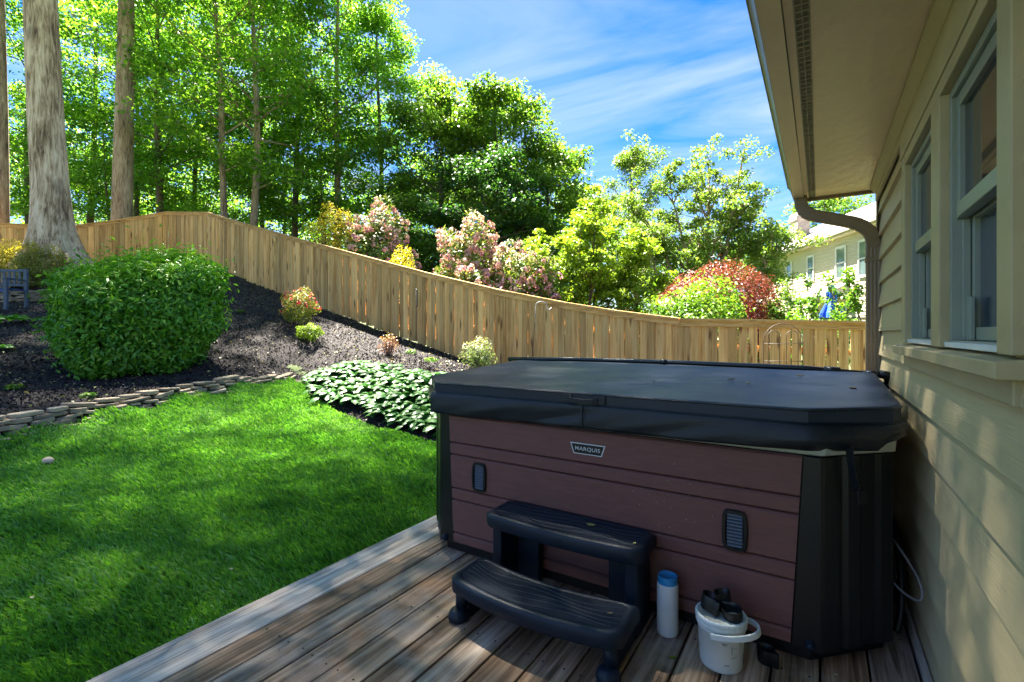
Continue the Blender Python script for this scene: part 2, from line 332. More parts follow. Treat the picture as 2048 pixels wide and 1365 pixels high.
for t in [(700, 745, 8.0), (850, 765, 7.2), (700, 700, 9.6), (850, 730, 8.9), (620, 660, 10.7), (500, 720, 8.7), (520, 610, 12.4), (800, 700, 10.2), (0, 700, 8.0), (200, 760, 7.1), (300, 762, 7.2), (430, 735, 8.2), (40, 617, 11.0), (-150, 640, 11.0), (140, 612, 11.3), (60, 592, 12.0), (110, 548, 13.6), (-100, 590, 12.5), (250, 560, 13.5), (940, 738, 8.8)]:
    ctrl.append(tuple(P(*t)))
for t in [(-2.25, -2, -.10), (-2.25, 0, -.10), (-2.25, 2, -.10), (-2.3, 4, -.10), (-3.4, 1, -.09), (-3.6, 3, -.07), (-4.5, 0, -.03), (0, 2, -.45), (0, -4, -.3), (4, 2, -.4), (4, -4, -.4), (-5, -4, 0), (-9, -4, .5), (-14, -4, 1.5), (-20, -3, 2.4), (-2, 5.5, -.1), (0, 5.6, -.3), (2, 4.6, -.4)]:
    ctrl.append(t)
for r, d, z in [(-28, 26, 4.4), (-14, 30, 4.6), (-8, 25, 3.6), (-3, 24, 1.8), (1, 22, .6), (6, 20, -.3), (12, 14, -.5), (20, 30, -.2), (18, 45, 0), (0, 45, 1.5), (-20, 45, 5), (-6, 17, 2.6), (-1, 14, .9), (5, 12, -.3)]:
    ctrl.append(tuple(RD(r, d, z)))
CT = np.array(ctrl); _K = np.linalg.norm(CT[:, None, :2]-CT[None, :, :2], axis=2)
_n = len(CT); _A = np.zeros((_n+3, _n+3)); _A[:_n, :_n] = _K+np.eye(_n)*-.02; _A[:_n, _n] = 1; _A[:_n, _n+1:] = CT[:, :2]; _A[_n:, :_n] = _A[:_n, _n:].T
_W = np.linalg.solve(_A, np.concatenate([CT[:, 2], np.zeros(3)]))
def tz(X, Y):
    X = np.clip(np.asarray(X, float), -46, 20); Y = np.clip(np.asarray(Y, float), -6, 48); sh = X.shape; X = X.ravel(); Y = Y.ravel()
    out = np.empty(len(X))
    for a in range(0, len(X), 20000):
        x = X[a:a+20000]; y = Y[a:a+20000]
        out[a:a+20000] = np.sqrt((x[:, None]-CT[:, 0])**2+(y[:, None]-CT[:, 1])**2)@_W[:_n]+_W[_n]+_W[_n+1]*x+_W[_n+2]*y
    return out.reshape(sh)
def gz(x, y): return float(tz(np.array([x]), np.array([y]))[0])
def onground(u, d, dz=0):
    p = P(u, 666, d); p.z = gz(p.x, p.y)+dz; return p
def gridmesh(name, xs, ys, mat, dz, keep=None):
    X, Y = np.meshgrid(xs, ys); Z = tz(X, Y)+dz; nx, ny = len(xs), len(ys)
    V = np.stack([X.ravel(), Y.ravel(), Z.ravel()], 1)
    I = (np.arange(ny-1)[:, None]*nx+np.arange(nx-1)[None]).ravel(); F = np.stack([I, I+1, I+nx+1, I+nx], 1)
    if keep is not None:
        c = V[F].mean(1); F = F[keep(c[:, 0], c[:, 1])]
        used, inv = np.unique(F, return_inverse=True); V = V[used]; F = inv.reshape(F.shape)
    me = npmesh(name, V, F, np.full(len(F), .5), True)
    return link(name, me, mat)
def inpoly(poly, x, y):
    x = np.asarray(x); y = np.asarray(y); ins = np.zeros(x.shape, bool); n = len(poly); j = n-1
    for i in range(n):
        xi, yi = poly[i]; xj, yj = poly[j]
        c = ((yi > y) != (yj > y)) & (x < (xj-xi)*(y-yi)/(yj-yi+1e-12)+xi); ins ^= c; j = i
    return ins
xs = np.unique(np.concatenate([[-1500, -700, -300, -150, -90, -60], np.arange(-46, -18, 1.5), np.arange(-18, 6, .3), np.arange(6, 21, 1.5), [25, 40, 80, 200, 600, 1500]]))
ys = np.unique(np.concatenate([[-1500, -600, -200, -60, -20], np.arange(-6, 16, .3), np.arange(16, 49, 1.5), [60, 90, 150, 400, 1500]]))
tag(gridmesh('ground', xs, ys, M['soil'], -.02), 'leaf-strewn woodland soil beyond the fences', None, None, 'structure')
FB2 = [(p.x, p.y) for p in FTOP]
LAWN = [(-2.16, -3.0), (-2.16, 4.6), (-3.2, 4.75)]+[(p.x, p.y) for p in LEDGE[::-1]]+[(p.x, p.y) for p in WALLB]+[(-9.5, -3.0)]
BED = [(2.2, 4.55)]+[(p.x, p.y) for p in FTOP[1:]]+[(p.x, p.y) for p in FL1[1:]]+[(p.x, p.y) for p in FL2[1:]]+[(-22, -3)]+[(p.x, p.y) for p in WALLB[::-1]]+[(p.x, p.y) for p in LEDGE]+[(-3.2, 4.75), (-2.16, 4.5), (.9, 4.5)]
tag(gridmesh('mulch_bed', np.arange(-22, 3.2, .11), np.arange(-3, 12, .11), M['mulch'], .0, lambda x, y: inpoly(BED, x, y)), 'black mulch covering the sloping flower bed', None, None, 'structure')
tag(gridmesh('lawn', np.arange(-10, -2.1, .06), np.arange(-3, 9, .06), M['lawn'], .012, lambda x, y: inpoly(LAWN, x, y)), 'green lawn between the deck and the stone edging', None, None, 'structure')
# grass blades
rg = np.random.default_rng(5)
def proj(x, y, z):
    d = -x*SY+y*CY; r = x*CY+y*SY; dd = np.maximum(d, .05)
    return 1024+FPX*r/dd, 666-FPX*(z-CAMH)/dd, d
nb = 1150000
gx = rg.uniform(-9.5, -2.17, nb); gy = rg.uniform(-1.6, 8.8, nb)
u_, v_, d_ = proj(gx, gy, 0); dist = np.hypot(gx, gy)
ok = (d_ > .3) & (u_ > -60) & (v_ < 1480) & inpoly(LAWN, gx, gy) & (rg.random(nb) < np.clip((2.9/dist)**1.35, 0, 1))
ok |= (rg.random(nb) < .02) & inpoly(LAWN, gx, gy)
gx, gy, dist = gx[ok], gy[ok], dist[ok]; n = len(gx); gzv = tz(gx, gy)+.008
h = rg.uniform(.022, .055, n)*(1+.35*np.sin(gx*5.1+1)*np.sin(gy*4.3)); wd = .0022*(1+dist*.42)
az = rg.uniform(0, 2*np.pi, n); lean = rg.uniform(.1, .9, n)*h; la = rg.uniform(0, 2*np.pi, n)*.5+2.4
V = np.empty((n, 4, 3)); ca, sa = np.cos(az), np.sin(az)
lx, ly = np.cos(la)*lean, np.sin(la)*lean
V[:, 0] = np.stack([gx-ca*wd, gy-sa*wd, gzv], 1); V[:, 1] = np.stack([gx+ca*wd, gy+sa*wd, gzv], 1)
V[:, 2] = np.stack([gx+ca*wd*.8+lx*.4, gy+sa*wd*.8+ly*.4, gzv+h*.62], 1); V[:, 3] = np.stack([gx+lx*1.2, gy+ly*1.2, gzv+h], 1)
def sm(x, y, s, seed):   # cheap smooth noise
    r = np.random.default_rng(seed); o = 0
    for k in range(6):
        a, b, c = r.normal(size=3); o = o+np.sin(x*a*s+y*b*s+c*9)
    return o/6
patch = .42+.33*sm(gx, gy, 2.1, 1)+.28*sm(gx, gy, 6.5, 2)+.22*sm(gx*.5+gy*1.0, gy*.35, 9, 7)
go = link('grass', npmesh('grass', V.reshape(-1, 3), np.arange(n*4).reshape(n, 4), np.clip(patch+rg.normal(0, .22, n), 0, 1)), M['grass'])
tag(go, 'short green grass blades of the lawn', None, None, 'stuff'); print('blades', n)
# mulch chips and leaf litter
def scatter(poly, n, box, rng, rdist=9, pw=1.6):
    x = rng.uniform(box[0], box[1], n); y = rng.uniform(box[2], box[3], n); k = inpoly(poly, x, y)
    ds = np.hypot(x, y); k &= rng.random(n) < np.clip((rdist/ds)**pw, 0, 1); u, v, d = proj(x, y, 1); k &= (d > .3) & (u > -150) & (u < 1300)
    return x[k], y[k]
x, y = scatter(BED, 150000, (-18, 2, 1, 12), rg); n = len(x)
C = np.stack([x, y, tz(x, y)+.012], 1); Nn = rg.normal(size=(n, 3))*.7+np.array([0, 0, .8])
tag(link('mulch_chips', leaves('mulch_chips', C, Nn, .05, .35, rg.random(n)**1.6, rg), M['chip']), 'shredded black bark chips over the flower bed', None, None, 'stuff')
x, y = scatter(BED, 5200, (-18, 2, 1, 12), rg); n = len(x)
C = np.stack([x, y, tz(x, y)+.03], 1); Nn = rg.normal(size=(n, 3))*.35+np.array([0, 0, 1])
tag(link('fallen_leaves', leaves('fallen_leaves', C, Nn, .045, .55, rg.random(n), rg), M['litter']), 'scattered fallen leaves and seed husks on the mulch', None, None, 'stuff')
# cut grass husks on the lawn
for (u, d, z, lab, c) in [(462, 2.55, .02, 'small pale yellow fallen leaf lying on the lawn nearest the deck', 'litter'), (64, 2.25, .03, 'yellow fallen leaf low on the left of the lawn', 'litter')]:
    p = onground(u, d, .05)
    mb = MB(); mb.ext([p+Vector(q) for q in [(-.016, 0, 0), (0, -.009, .003), (.018, 0, 0), (0, .009, .003)]], (0, 0, .002), .75)
    tag(mb.build('fallen_leaf', M[c]), lab, 'leaf')

# ---------------------------------------------------------------- stone edging
def stones(path, name, label, rows, hh, seed, depth=.2, size=(.16, .42)):
    rnd = random.Random(seed); mb = MB()
    seg = [Vector(p) for p in path]; Ls = [(seg[i+1]-seg[i]).length for i in range(len(seg)-1)]; T = sum(Ls)
    def at(s):
        for i, l in enumerate(Ls):
            if s <= l or i == len(Ls)-1: return seg[i].lerp(seg[i+1], min(1.05, s/l)), (seg[i+1]-seg[i]).normalized()
            s -= l
    for row in range(rows):
        s = rnd.uniform(-.1, 0)
        while s < T:
            ln = rnd.uniform(*size); fr = min(1, (s+.01)/T*2.4)
            if row >= max(1, round(rows*min(1, .35+fr))): s += ln; continue
            p, t = at(max(0, s+ln/2)); nrm = Vector((t.y, -t.x, 0)).normalized()
            if nrm.dot(Vector((0, 0, 0))-p) < 0: nrm = -nrm
            th = hh*rnd.uniform(.55, 1.1); dp = depth*rnd.uniform(.7, 1.2)
            c = p+Vector((0, 0, hh*(row+.5)-.01))-nrm*(row*.03+rnd.uniform(-.02, .03)); k = 7; ring = []
            a0 = rnd.uniform(-.1, .1); tt = (t+nrm*a0).normalized(); nn = Vector((-tt.y, tt.x, 0)).normalized()
            tilt = rnd.uniform(-.14, .14)
            base = [(math.copysign(abs(math.cos(q))**.55, math.cos(q))*rnd.uniform(.78, 1.06), math.copysign(abs(math.sin(q))**.55, math.sin(q))*rnd.uniform(.78, 1.08)) for q in [2*math.pi*(j+.3)/k for j in range(k)]]
            rings = []
            for zz, sc in ((-.5, .95), (-.38, 1.0), (.34, rnd.uniform(.93, 1)), (.5, rnd.uniform(.86, .95))):
                rings.append([c+tt*(a*ln/2*sc)+nn*(b*dp/2*sc)+Vector((0, 0, zz*th+tilt*a*ln*.5)) for a, b in base])
            mb.loft(rings, rnd.random()); s += ln*rnd.uniform(.92, 1.0)
    return tag(mb.build(name, M['stone'], bevel=.004, seg=1), label, 'wall')
stones(WALLB[::1], 'stone_edging', 'low dry-stacked stone edging between the lawn and the mulch bed', 5, .047, 3)
for i, p in enumerate([P(560, 728, 8.9), P(525, 752, 8.35), P(497, 748, 8.4)]): pass
bw = [onground(-160, 11.9), onground(0, 11.7), onground(100, 11.6), onground(190, 11.4)]
stones(bw[::-1], 'stone_edging', 'low stone retaining wall behind the blue bench', 4, .075, 8, .25, (.2, .5))
# pebble
p = onground(96, 4.35, .04); mb = MB()
mb.loft([[p+Vector((math.cos(a)*.055*s*(1+.1*math.sin(2*a)), math.sin(a)*.042*s, z)) for a in [2*math.pi*i/14 for i in range(14)]] for s, z in ((.5, -.03), (.85, -.02), (1, 0), (.9, .02), (.6, .034), (.2, .04))])
tag(mb.build('pebble', M['pebble'], smooth=True), 'round tan stone lying on the lawn near the stone edging', 'stone')

# ---------------------------------------------------------------- fences
def fence(pts, label, seed, gaps=.004, bw_=.138, post_every=2.3, trimh=.085, vis=True):
    rnd = random.Random(seed); pts = [Vector(p) for p in pts]
    f = thing('wooden_fence', (pts[0].x, pts[0].y, pts[0].z-FH), label, 'fence')
    # dense resample
    path = []; 
    for i in range(len(pts)-1):
        a, b = pts[i], pts[i+1]; n = max(1, round((b-a).xy.length/bw_))
        for k in range(n): path.append(a.lerp(b, k/n))
    path.append(pts[-1]); mb = MB(); rail = MB(); cap = MB()
    def nrm(i):
        t = (path[min(i+1, len(path)-1)]-path[max(i-1, 0)]); t.z = 0; t.normalize(); q = Vector((t.y, -t.x, 0))
        if q.dot(-path[i]) < 0: q = -q
        return t, q
    for i in range(len(path)-1):
        a, b = path[i], path[i+1]; t, q = nrm(i); d = (b-a); l = d.xy.length; dn = Vector((d.x, d.y, 0)).normalized()
        g = rnd.choice([0, gaps, gaps, gaps*2.2]) if rnd.random() < .8 else 0
        p0 = a; p1 = a+dn*(l-g-.001); off = q*(rnd.uniform(-.004, .004)+(.009 if i % 2 else -.006)); ztop0 = a.z-.03; ztop1 = a.z+(b.z-a.z)*.98-.03; zb = (a.z+b.z)/2-FH-rnd.uniform(-.02, .05)
        c0 = Vector((p0.x, p0.y, 0))+off; c1 = Vector((p1.x, p1.y, 0))+off; e = q*.018
        mb.add([c0+Vector((0, 0, zb)), c1+Vector((0, 0, zb)), c1-e+Vector((0, 0, zb)), c0-e+Vector((0, 0, zb)), c0+Vector((0, 0, ztop0)), c1+Vector((0, 0, ztop1)), c1-e+Vector((0, 0, ztop1)), c0-e+Vector((0, 0, ztop0))],
               [(0, 3, 2, 1), (4, 5, 6, 7), (0, 1, 5, 4), (1, 2, 6, 5), (2, 3, 7, 6), (3, 0, 4, 7)], rnd.random())
    mb.build('board_panel', M['fence'], f)
    # trim board on the camera side, cap on top, rails behind, as strips of 17 boards
    def strip(mbx, i0, i1, o0, o1, z0, z1, r):
        rings = []
        for i in range(i0, i1+1):
            p = path[i]; t, q = nrm(i)
            rings.append([p+q*o0+Vector((0, 0, z0)), p+q*o1+Vector((0, 0, z0)), p+q*o1+Vector((0, 0, z1)), p+q*o0+Vector((0, 0, z1))])
        mbx.loft(rings, r)
    i = 0
    while i < len(path)-1:
        j = min(len(path)-1, i+rnd.randint(15, 19)); 
        if len(path)-1-j < 5: j = len(path)-1
        strip(rail, i, j, .012, .032, -trimh-.002, 0, rnd.random())
        strip(cap, i, j, -.075, .065, .0, .034, rnd.random())
        i = j
    rail.build('trim_board', M['fence_rail'], f); cap.build('cap_rail', M['fence_rail'], f)
    back = MB()
    for zz in (-.35, -FH*.52, -FH+.25): strip(back, 0, len(path)-1, -.06, -.02, zz-.09, zz, rnd.random())
    back.build('back_rail', M['fence_rail'], f)
    k = 0
    while k < len(path):
        p = path[k]; t, q = nrm(k); c = p-q*.11; mm = MB(); mm.box(c.x-.045, c.x+.045, c.y-.045, c.y+.045, p.z-FH-.1, p.z-.01); mm.build('post', M['fence_rail'], f); k += 17
    return f
fence(FTOP[1:], 'long brown board fence curving up the slope behind the mulch bed', 1, .003)
fence(FTOP[:2][::-1], 'low level section of board fence behind the hot tub, light showing through its gaps', 2, .009)
fence(FL1, 'upper board fence run from the hilltop corner to behind the big trunk', 3, .002)
fence(FL2, 'short board fence run left of the big tree trunk behind the azaleas', 4, .004)

# ---------------------------------------------------------------- vegetation
def profile(s, kind):
    if kind == 'tall': return math.sin(math.pi*min(1, .22+.76*s))**.8
    if kind == 'dome': return math.sqrt(max(.02, 1-(s)**2))
    if kind == 'round': return math.sqrt(max(.03, 1-(2*s-1)**2))
    return 1
def tree(name, label, cat, group, base, H, tr, R, z0=.3, kind='round', nl=26, nsub=3, rc=.7, nleaf=9000, ls=.15, leaf='leaf_mid', bark='bark', lean=(0, 0), seed=1, flat=.55, up=.35, gaps=0, asp=.62, trunkpts=None, flare=1.25, center=(0, 0), sunb=0):
    rng = np.random.default_rng(seed); rn = random.Random(seed)
    root = thing(name, base, label, cat, group); mb = MB(); b = Vector(base)
    def tp(t):
        wob = Vector((math.sin(t*5+seed), math.cos(t*4+seed*2), 0))*(.045+.06*(tr<.2))*min(1, t*3)*2
        return b+Vector((lean[0]*t, lean[1]*t, H*t))+wob
    n = 14; pts = [tp(i/(n-1)*.96) for i in range(n)]; rad = [tr*(1-.82*(i/(n-1))**1.1) for i in range(n)]
    pts[0] = b-Vector((0, 0, .35)); pts.insert(1, b+Vector((0, 0, .02*H))); rad[0] = tr*flare*1.12; rad.insert(1, tr*(1+(flare-1)*.35))
    if flare > 1.5:
        prof_ = [(-.3, 2.9, .2), (.1, 2.4, .18), (.4, 2.0, .14), (.7, 1.68, .1), (1.0, 1.45, .07), (1.4, 1.27, .04), (1.9, 1.15, .02), (2.6, 1.06, .01)]+[(2.6+k*(H*.95-2.6)/14, 0, 0) for k in range(1, 15)]
        mb.loft([[Vector((tp(max(0, zz/H)).x, tp(max(0, zz/H)).y, b.z+zz))+Vector((math.cos(a)*q2*(1+am*math.cos(5*a+.6)+am*.5*math.cos(9*a)), math.sin(a)*q2*(1+am*math.cos(5*a+.6)), 0)) for a in [2*math.pi*i/48 for i in range(48)]] for zz, q2, am in [(zz, tr*(q_ if q_ else 1.04-.55*((zz-2.6)/H)**1.1), am) for zz, q_, am in prof_]])
    if flare <= 1.5: mb.tube(pts, rad, 14 if tr > .3 else 9)
    cl = []
    for i in range(nl):
        s = (i+rn.random()*.8)/nl; t = z0+(1-z0)*s*.95; p0 = tp(t); az = i*2.399+rn.uniform(-.5, .5)
        ln = R*profile(s, kind)*rn.uniform(.72, 1.08)
        el = up+rn.uniform(-.2, .3)+.5*s
        dv = Vector((math.cos(az)*math.cos(el), math.sin(az)*math.cos(el), math.sin(el)))
        c = Vector((center[0], center[1], 0)); q = [p0, p0+dv*ln*.4+Vector((0, 0, ln*.02))+c*.2, p0+dv*ln*.75+c*.55+Vector((0, 0, ln*.03)), p0+dv*ln+c+Vector((0, 0, -ln*.05))]
        r0 = max(.012, tr*(1-.8*t)*.42*(ln/R)**.7); mb.tube(q, [r0, r0*.65, r0*.4, r0*.15], 5, cap=False)
        cl.append((q[3], rc*rn.uniform(.7, 1.15))); cl.append((q[2], rc*rn.uniform(.6, 1.0)))
        if ln > R*.5: cl.append((q[1], rc*rn.uniform(.5, .8)))
        for k in range(nsub):
            f = rn.uniform(.35, .95); o = q[0].lerp(q[3], f); a2 = az+rn.choice((-1, 1))*rn.uniform(.4, 1.3); e2 = el+rn.uniform(-.35, .4); l2 = ln*rn.uniform(.25, .5)
            e = o+Vector((math.cos(a2)*math.cos(e2), math.sin(a2)*math.cos(e2), math.sin(e2)))*l2
            mb.tube([o, o.lerp(e, .5)+Vector((0, 0, l2*.06)), e], [r0*.4, r0*.25, r0*.08], 4, cap=False); cl.append((e, rc*rn.uniform(.6, 1.1)))
    mb.build('trunk', M[bark], root, smooth=True)
    if gaps: cl = [c for c in cl if rn.random() > gaps]
    cc = np.array([c[0] for c in cl]); cr_ = np.array([c[1] for c in cl]); wgt = cr_**2; wgt /= wgt.sum()
    idx = rng.choice(len(cl), nleaf, p=wgt); g = rng.normal(size=(nleaf, 3)); g /= np.linalg.norm(g, axis=1)[:, None]; g *= (rng.random(nleaf)**.45)[:, None]
    off = g*cr_[idx][:, None]*np.array([1, 1, flat]); off[:, 2] -= .12*(off[:, 0]**2+off[:, 1]**2)/np.maximum(.1, cr_[idx])
    C = cc[idx]+off+rng.normal(size=(nleaf, 3))*.25*ls
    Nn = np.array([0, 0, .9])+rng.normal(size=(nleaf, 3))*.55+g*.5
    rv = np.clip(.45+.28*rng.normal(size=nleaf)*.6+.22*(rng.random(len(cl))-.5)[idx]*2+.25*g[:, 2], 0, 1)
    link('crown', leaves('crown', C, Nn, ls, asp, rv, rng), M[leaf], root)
    return root
T_ = tree
# the three foreground trunks
T_('poplar_tree', 'huge pale grey trunk with flared base left of the hedge', 'tree', None, onground(112, 13.4), 27, .38, 7.5, .50, 'round', 34, 3, 2.3, 36000, .13, 'leaf_wood', 'bark_big', (-1.25, -.7), 11, flare=1.62, center=(1.4, .8))
T_('poplar_tree', 'straight brown-grey trunk rising behind the fence, second from the big trunk', 'tree', None, onground(243, 18.5), 27, .36, 5.5, .40, 'round', 30, 3, 1.2, 11000, .2, 'leaf_wood', 'bark', (.3, 0), 12)
T_('poplar_tree', 'pale trunk cut by the left edge of the photo', 'tree', None, onground(-1, 16), 25, .25, 5.5, .42, 'round', 26, 3, 1.2, 9000, .2, 'leaf_wood', 'bark', (0, 0), 13)
# canopy trees standing outside the frame on the left, they shade lawn and deck
for k, (x, y, lx, ly, R, sd, n, lab) in enumerate([(-9.6, -2.4, .4, 6.6, 6.0, 21, 28000, 'tall shade tree standing left of the view beside the lawn'), (-15, -2.5, 4.0, 10.5, 6.5, 22, 24000, 'tall shade tree standing farther left beyond the mulch bed'), (-4.9, -3.6, -2.0, 10.5, 6.0, 23, 35000, 'tall shade tree standing behind the photographer on the lawn')]):
    T_('shade_tree', lab, 'tree', None, (x, y, gz(x, y)), 21, .3, R, .58, 'round', 26, 3, 2.6, n, .12, 'leaf_wood', 'bark', (lx, ly), sd)
# woodland trunks beyond the fence
WT = [(270, 27, .16, 17, 0, 'thin dark trunk right of the straight brown trunk'), (318, 24, .19, 18, .2, 'dark forest trunk behind the left fence peak'), (398, 27, .15, 17, 0, 'slender trunk in shade above the fence peak'),
      (458, 19.5, .14, 19, -1.6, 'leaning thin trunk rising from the fence corner'), (500, 21, .17, 17, .5, 'pale curving trunk just right of the leaning one'), (525, 27, .13, 16, .2, 'short dark trunk near the curving pale trunk'),
      (588, 25, .17, 20, .3, 'tall leafy tree with crooked trunk over the fence slope'), (672, 25, .19, 20.5, .3, 'tall leafy tree with pale forked trunk at the edge of the wood'), (60, 26, .2, 18, 0, 'shaded tree behind the big pale trunk'),
      (180, 28, .2, 18, .3, 'shaded tree between the two largest trunks'), (748, 27, .18, 16.0, .5, 'leafy tree on the right edge of the tall wood')]
for k, (u, d, r_, H, lr, lab) in enumerate(WT):
    b = onground(u, d); lean = (lr*CY, lr*SY)
    T_('forest_tree', lab, 'tree', 'tall forest trees beyond the fence', b, H, r_, 3.9 if u > 560 else 4.0, .2 if u < 560 else .1, 'tall', 36, 3, .95, 17000 if u < 560 else 24000, .16, 'leaf_wood', 'bark' if k in (3, 4, 7) else 'bark_dark', lean, 40+k, up=.15)
# undergrowth: dark low trees that close the view between the trunks
for k, (u, d, H, lab) in enumerate([(-40, 24, 8, 'low dark understory tree at the far left edge'), (90, 30, 10, 'understory tree behind the big trunk'), (215, 25, 8, 'low understory tree left of the straight trunk'), (330, 30, 9.5, 'understory tree behind the dark trunk'), (440, 26, 7.5, 'low understory tree behind the leaning trunk'), (560, 28, 10, 'understory tree in the middle of the wood'), (650, 25, 8.5, 'understory tree at the right of the wood')]):
    T_('understory_tree', lab, 'tree', 'understory trees in the wood', onground(u, d), H, .08, 3.6, .05, 'round', 22, 3, .9, 10000, .16, 'leaf_dark' if k % 2 else 'leaf_wood', 'bark_dark', (0, 0), 70+k, up=.05, flat=.4)
# far woodland mass
rg2 = np.random.default_rng(77); cl = []
for k in range(420):
    u = rg2.uniform(-150, 900); d = rg2.uniform(33, 52); z = rg2.uniform(3.5, 4+13*min(1, max(.25, (1050-u)/600))); q = P(u, 666, d); cl.append((q.x, q.y, z))
cl = np.array(cl); n = 42000; idx = rg2.integers(0, len(cl), n)
C = cl[idx]+rg2.normal(size=(n, 3))*np.array([1.2, 1.2, .6])
tag(link('woodland', leaves('woodland', C, np.array([0, 0, .8])+rg2.normal(size=(n, 3))*.7, .27, .65, np.clip(.6+.25*rg2.normal(size=n), 0, 1), rg2), M['leaf_wood']), 'sunlit far woodland foliage glimpsed between the trunks', None, None, 'stuff')
# middle trees
T_('maple_tree', 'broad dark green tree right of the tall wood', 'tree', None, onground(885, 23), 10.6, .22, 3.7, .06, 'round', 50, 4, .85, 36000, .16, 'leaf_mid', 'bark_dark', (0, 0), 91, up=.1, flat=.45)
T_('maple_tree', 'dense rounded green tree highest in the middle of the view', 'tree', None, onground(1000, 22), 11.1, .24, 3.5, .03, 'round', 52, 4, .8, 38000, .16, 'leaf_mid', 'bark_dark', (-.3, -.2), 92, up=.05, flat=.4)
T_('maple_tree', 'dark low tree filling below the two rounded green trees', 'tree', None, onground(960, 19), 6.6, .14, 2.9, .05, 'round', 30, 3, .7, 17000, .13, 'leaf_dark', 'bark_dark', (0, 0), 93, up=.0, flat=.4)
T_('maple_tree', 'green tree sloping down to the right of the highest middle tree', 'tree', None, onground(1085, 22.5), 9.2, .15, 3.0, .03, 'round', 36, 4, .75, 22000, .15, 'leaf_mid', 'bark_dark', (0, 0), 105, flat=.4)
T_('maple_tree', 'smaller green tree between the rounded trees and the airy tree', 'tree', None, onground(1160, 26), 8.2, .15, 2.4, .05, 'round', 30, 3, .7, 13000, .15, 'leaf_mid', 'bark_dark', (0, 0), 94, flat=.4)
T_('airy_tree', 'airy thin-leaved tree left of the big spreading one, sky showing through', 'tree', None, onground(1275, 26), 10.2, .22, 3.2, .28, 'round', 26, 4, .6, 14000, .13, 'leaf_sparse', 'bark', (-.3, 0), 95, up=.6, flat=.6, gaps=.12)
# spreading tree with several limbs
def multi(name, label, base, limbs, nleaf, seed, leaf, bark, ls=.12, rc=.5, gaps=0, flat=.6, sub=6):
    rng = np.random.default_rng(seed); rn = random.Random(seed); root = thing(name, base, label, 'tree'); b = Vector(base); mb = MB(); cl = []
    for (dr, dd, hz, r0) in limbs:
        e = b+Vector((dr*CY-dd*SY, dr*SY+dd*CY, hz)); q = [b-Vector((0, 0, .3)), b+(e-b)*.15+Vector((0, 0, hz*.08)), b+(e-b)*.4+Vector((0, 0, hz*.09)), b+(e-b)*.7+Vector((0, 0, hz*.04)), e]
        mb.tube(q, [r0, r0*.85, r0*.6, r0*.35, r0*.1], 8); cl.append((e, rc))
        for k in range(sub*3):
            f = rn.uniform(.4, 1); i = min(3, int(f*4)); o = q[i].lerp(q[i+1], f*4-i); l2 = (1.15-f*.6)*(e-b).length*rn.uniform(.2, .42)
            dv = ((e-b).normalized()*.6+Vector((rn.uniform(-1, 1), rn.uniform(-1, 1), rn.uniform(-.3, .8)))).normalized(); e2 = o+dv*l2
            mb.tube([o, o.lerp(e2, .5)+Vector((0, 0, .06*l2)), e2], [r0*.3, r0*.18, r0*.05], 5, cap=False); cl += [(e2, rc*rn.uniform(.6, 1.1)), (o.lerp(e2, .65), rc*rn.uniform(.5, .9))]
            for m_ in range(2):
                e3 = e2+Vector((rn.uniform(-1, 1), rn.uniform(-1, 1), rn.uniform(-.5, .8)))*l2*.45; mb.tube([o.lerp(e2, .7), e3], [r0*.12, r0*.04], 4, cap=False); cl.append((e3, rc*rn.uniform(.5, 1)))
    mb.build('trunk', M[bark], root, smooth=True)
    cl = [c for c in cl if rn.random() >= gaps]
    cc = np.array([c[0] for c in cl]); cr_ = np.array([c[1] for c in cl]); idx = rng.integers(0, len(cl), nleaf); g = rng.normal(size=(nleaf, 3)); g /= np.linalg.norm(g, axis=1)[:, None]; g *= (rng.random(nleaf)**.5)[:, None]
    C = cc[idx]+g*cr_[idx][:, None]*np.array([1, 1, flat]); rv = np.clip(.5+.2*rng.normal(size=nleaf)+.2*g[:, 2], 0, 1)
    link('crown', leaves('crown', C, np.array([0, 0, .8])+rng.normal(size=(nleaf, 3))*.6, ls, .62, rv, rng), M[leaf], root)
    return root
multi('spreading_tree', 'large spreading tree with forked bare limbs before the open sky', onground(1418, 21), [(1.3, 0, 8.1, .2), (-1.5, .5, 7.8, .15), (2.7, -.6, 5.2, .14), (.3, .8, 8.6, .17), (2.5, 1, 7.0, .13), (-2.7, .2, 6.6, .12), (-3.0, -.3, 5.0, .1)], 33000, 97, 'leaf_sparse', 'bark', .13, .55, .05, sub=4)
T_('maple_tree', 'green tree at the left end of the neighbouring house', 'tree', None, onground(1498, 27), 6.2, .15, 2.0, .1, 'round', 28, 3, .7, 12000, .16, 'leaf_mid', 'bark_dark', (0, 0), 98, flat=.5)
T_('maple_tree', 'green tree behind the neighbouring chimney and roof', 'tree', None, onground(1650, 44), 14.2, .25, 4.4, .2, 'round', 30, 3, 1.0, 9000, .26, 'leaf_mid', 'bark_dark', (0, 0), 99, flat=.5)
T_('maple_tree', 'distant green tree low behind the spreading limbs', 'tree', None, onground(1400, 36), 6.5, .2, 4.8, .1, 'round', 26, 3, 1.0, 9000, .2, 'leaf_mid', 'bark_dark', (0, 0), 100, flat=.5)
T_('maple_tree', 'distant green tree between the dogwood and the airy tree', 'tree', None, onground(1240, 33), 6.6, .2, 4.2, .1, 'round', 26, 3, 1.0, 8000, .2, 'leaf_mid', 'bark_dark', (0, 0), 101, flat=.5)
T_('maple_tree', 'distant green tree behind the low dark tree', 'tree', None, onground(900, 34), 8.5, .2, 5.0, .03, 'round', 30, 3, 1.1, 15000, .24, 'leaf_mid', 'bark_dark', (0, 0), 102, flat=.5)
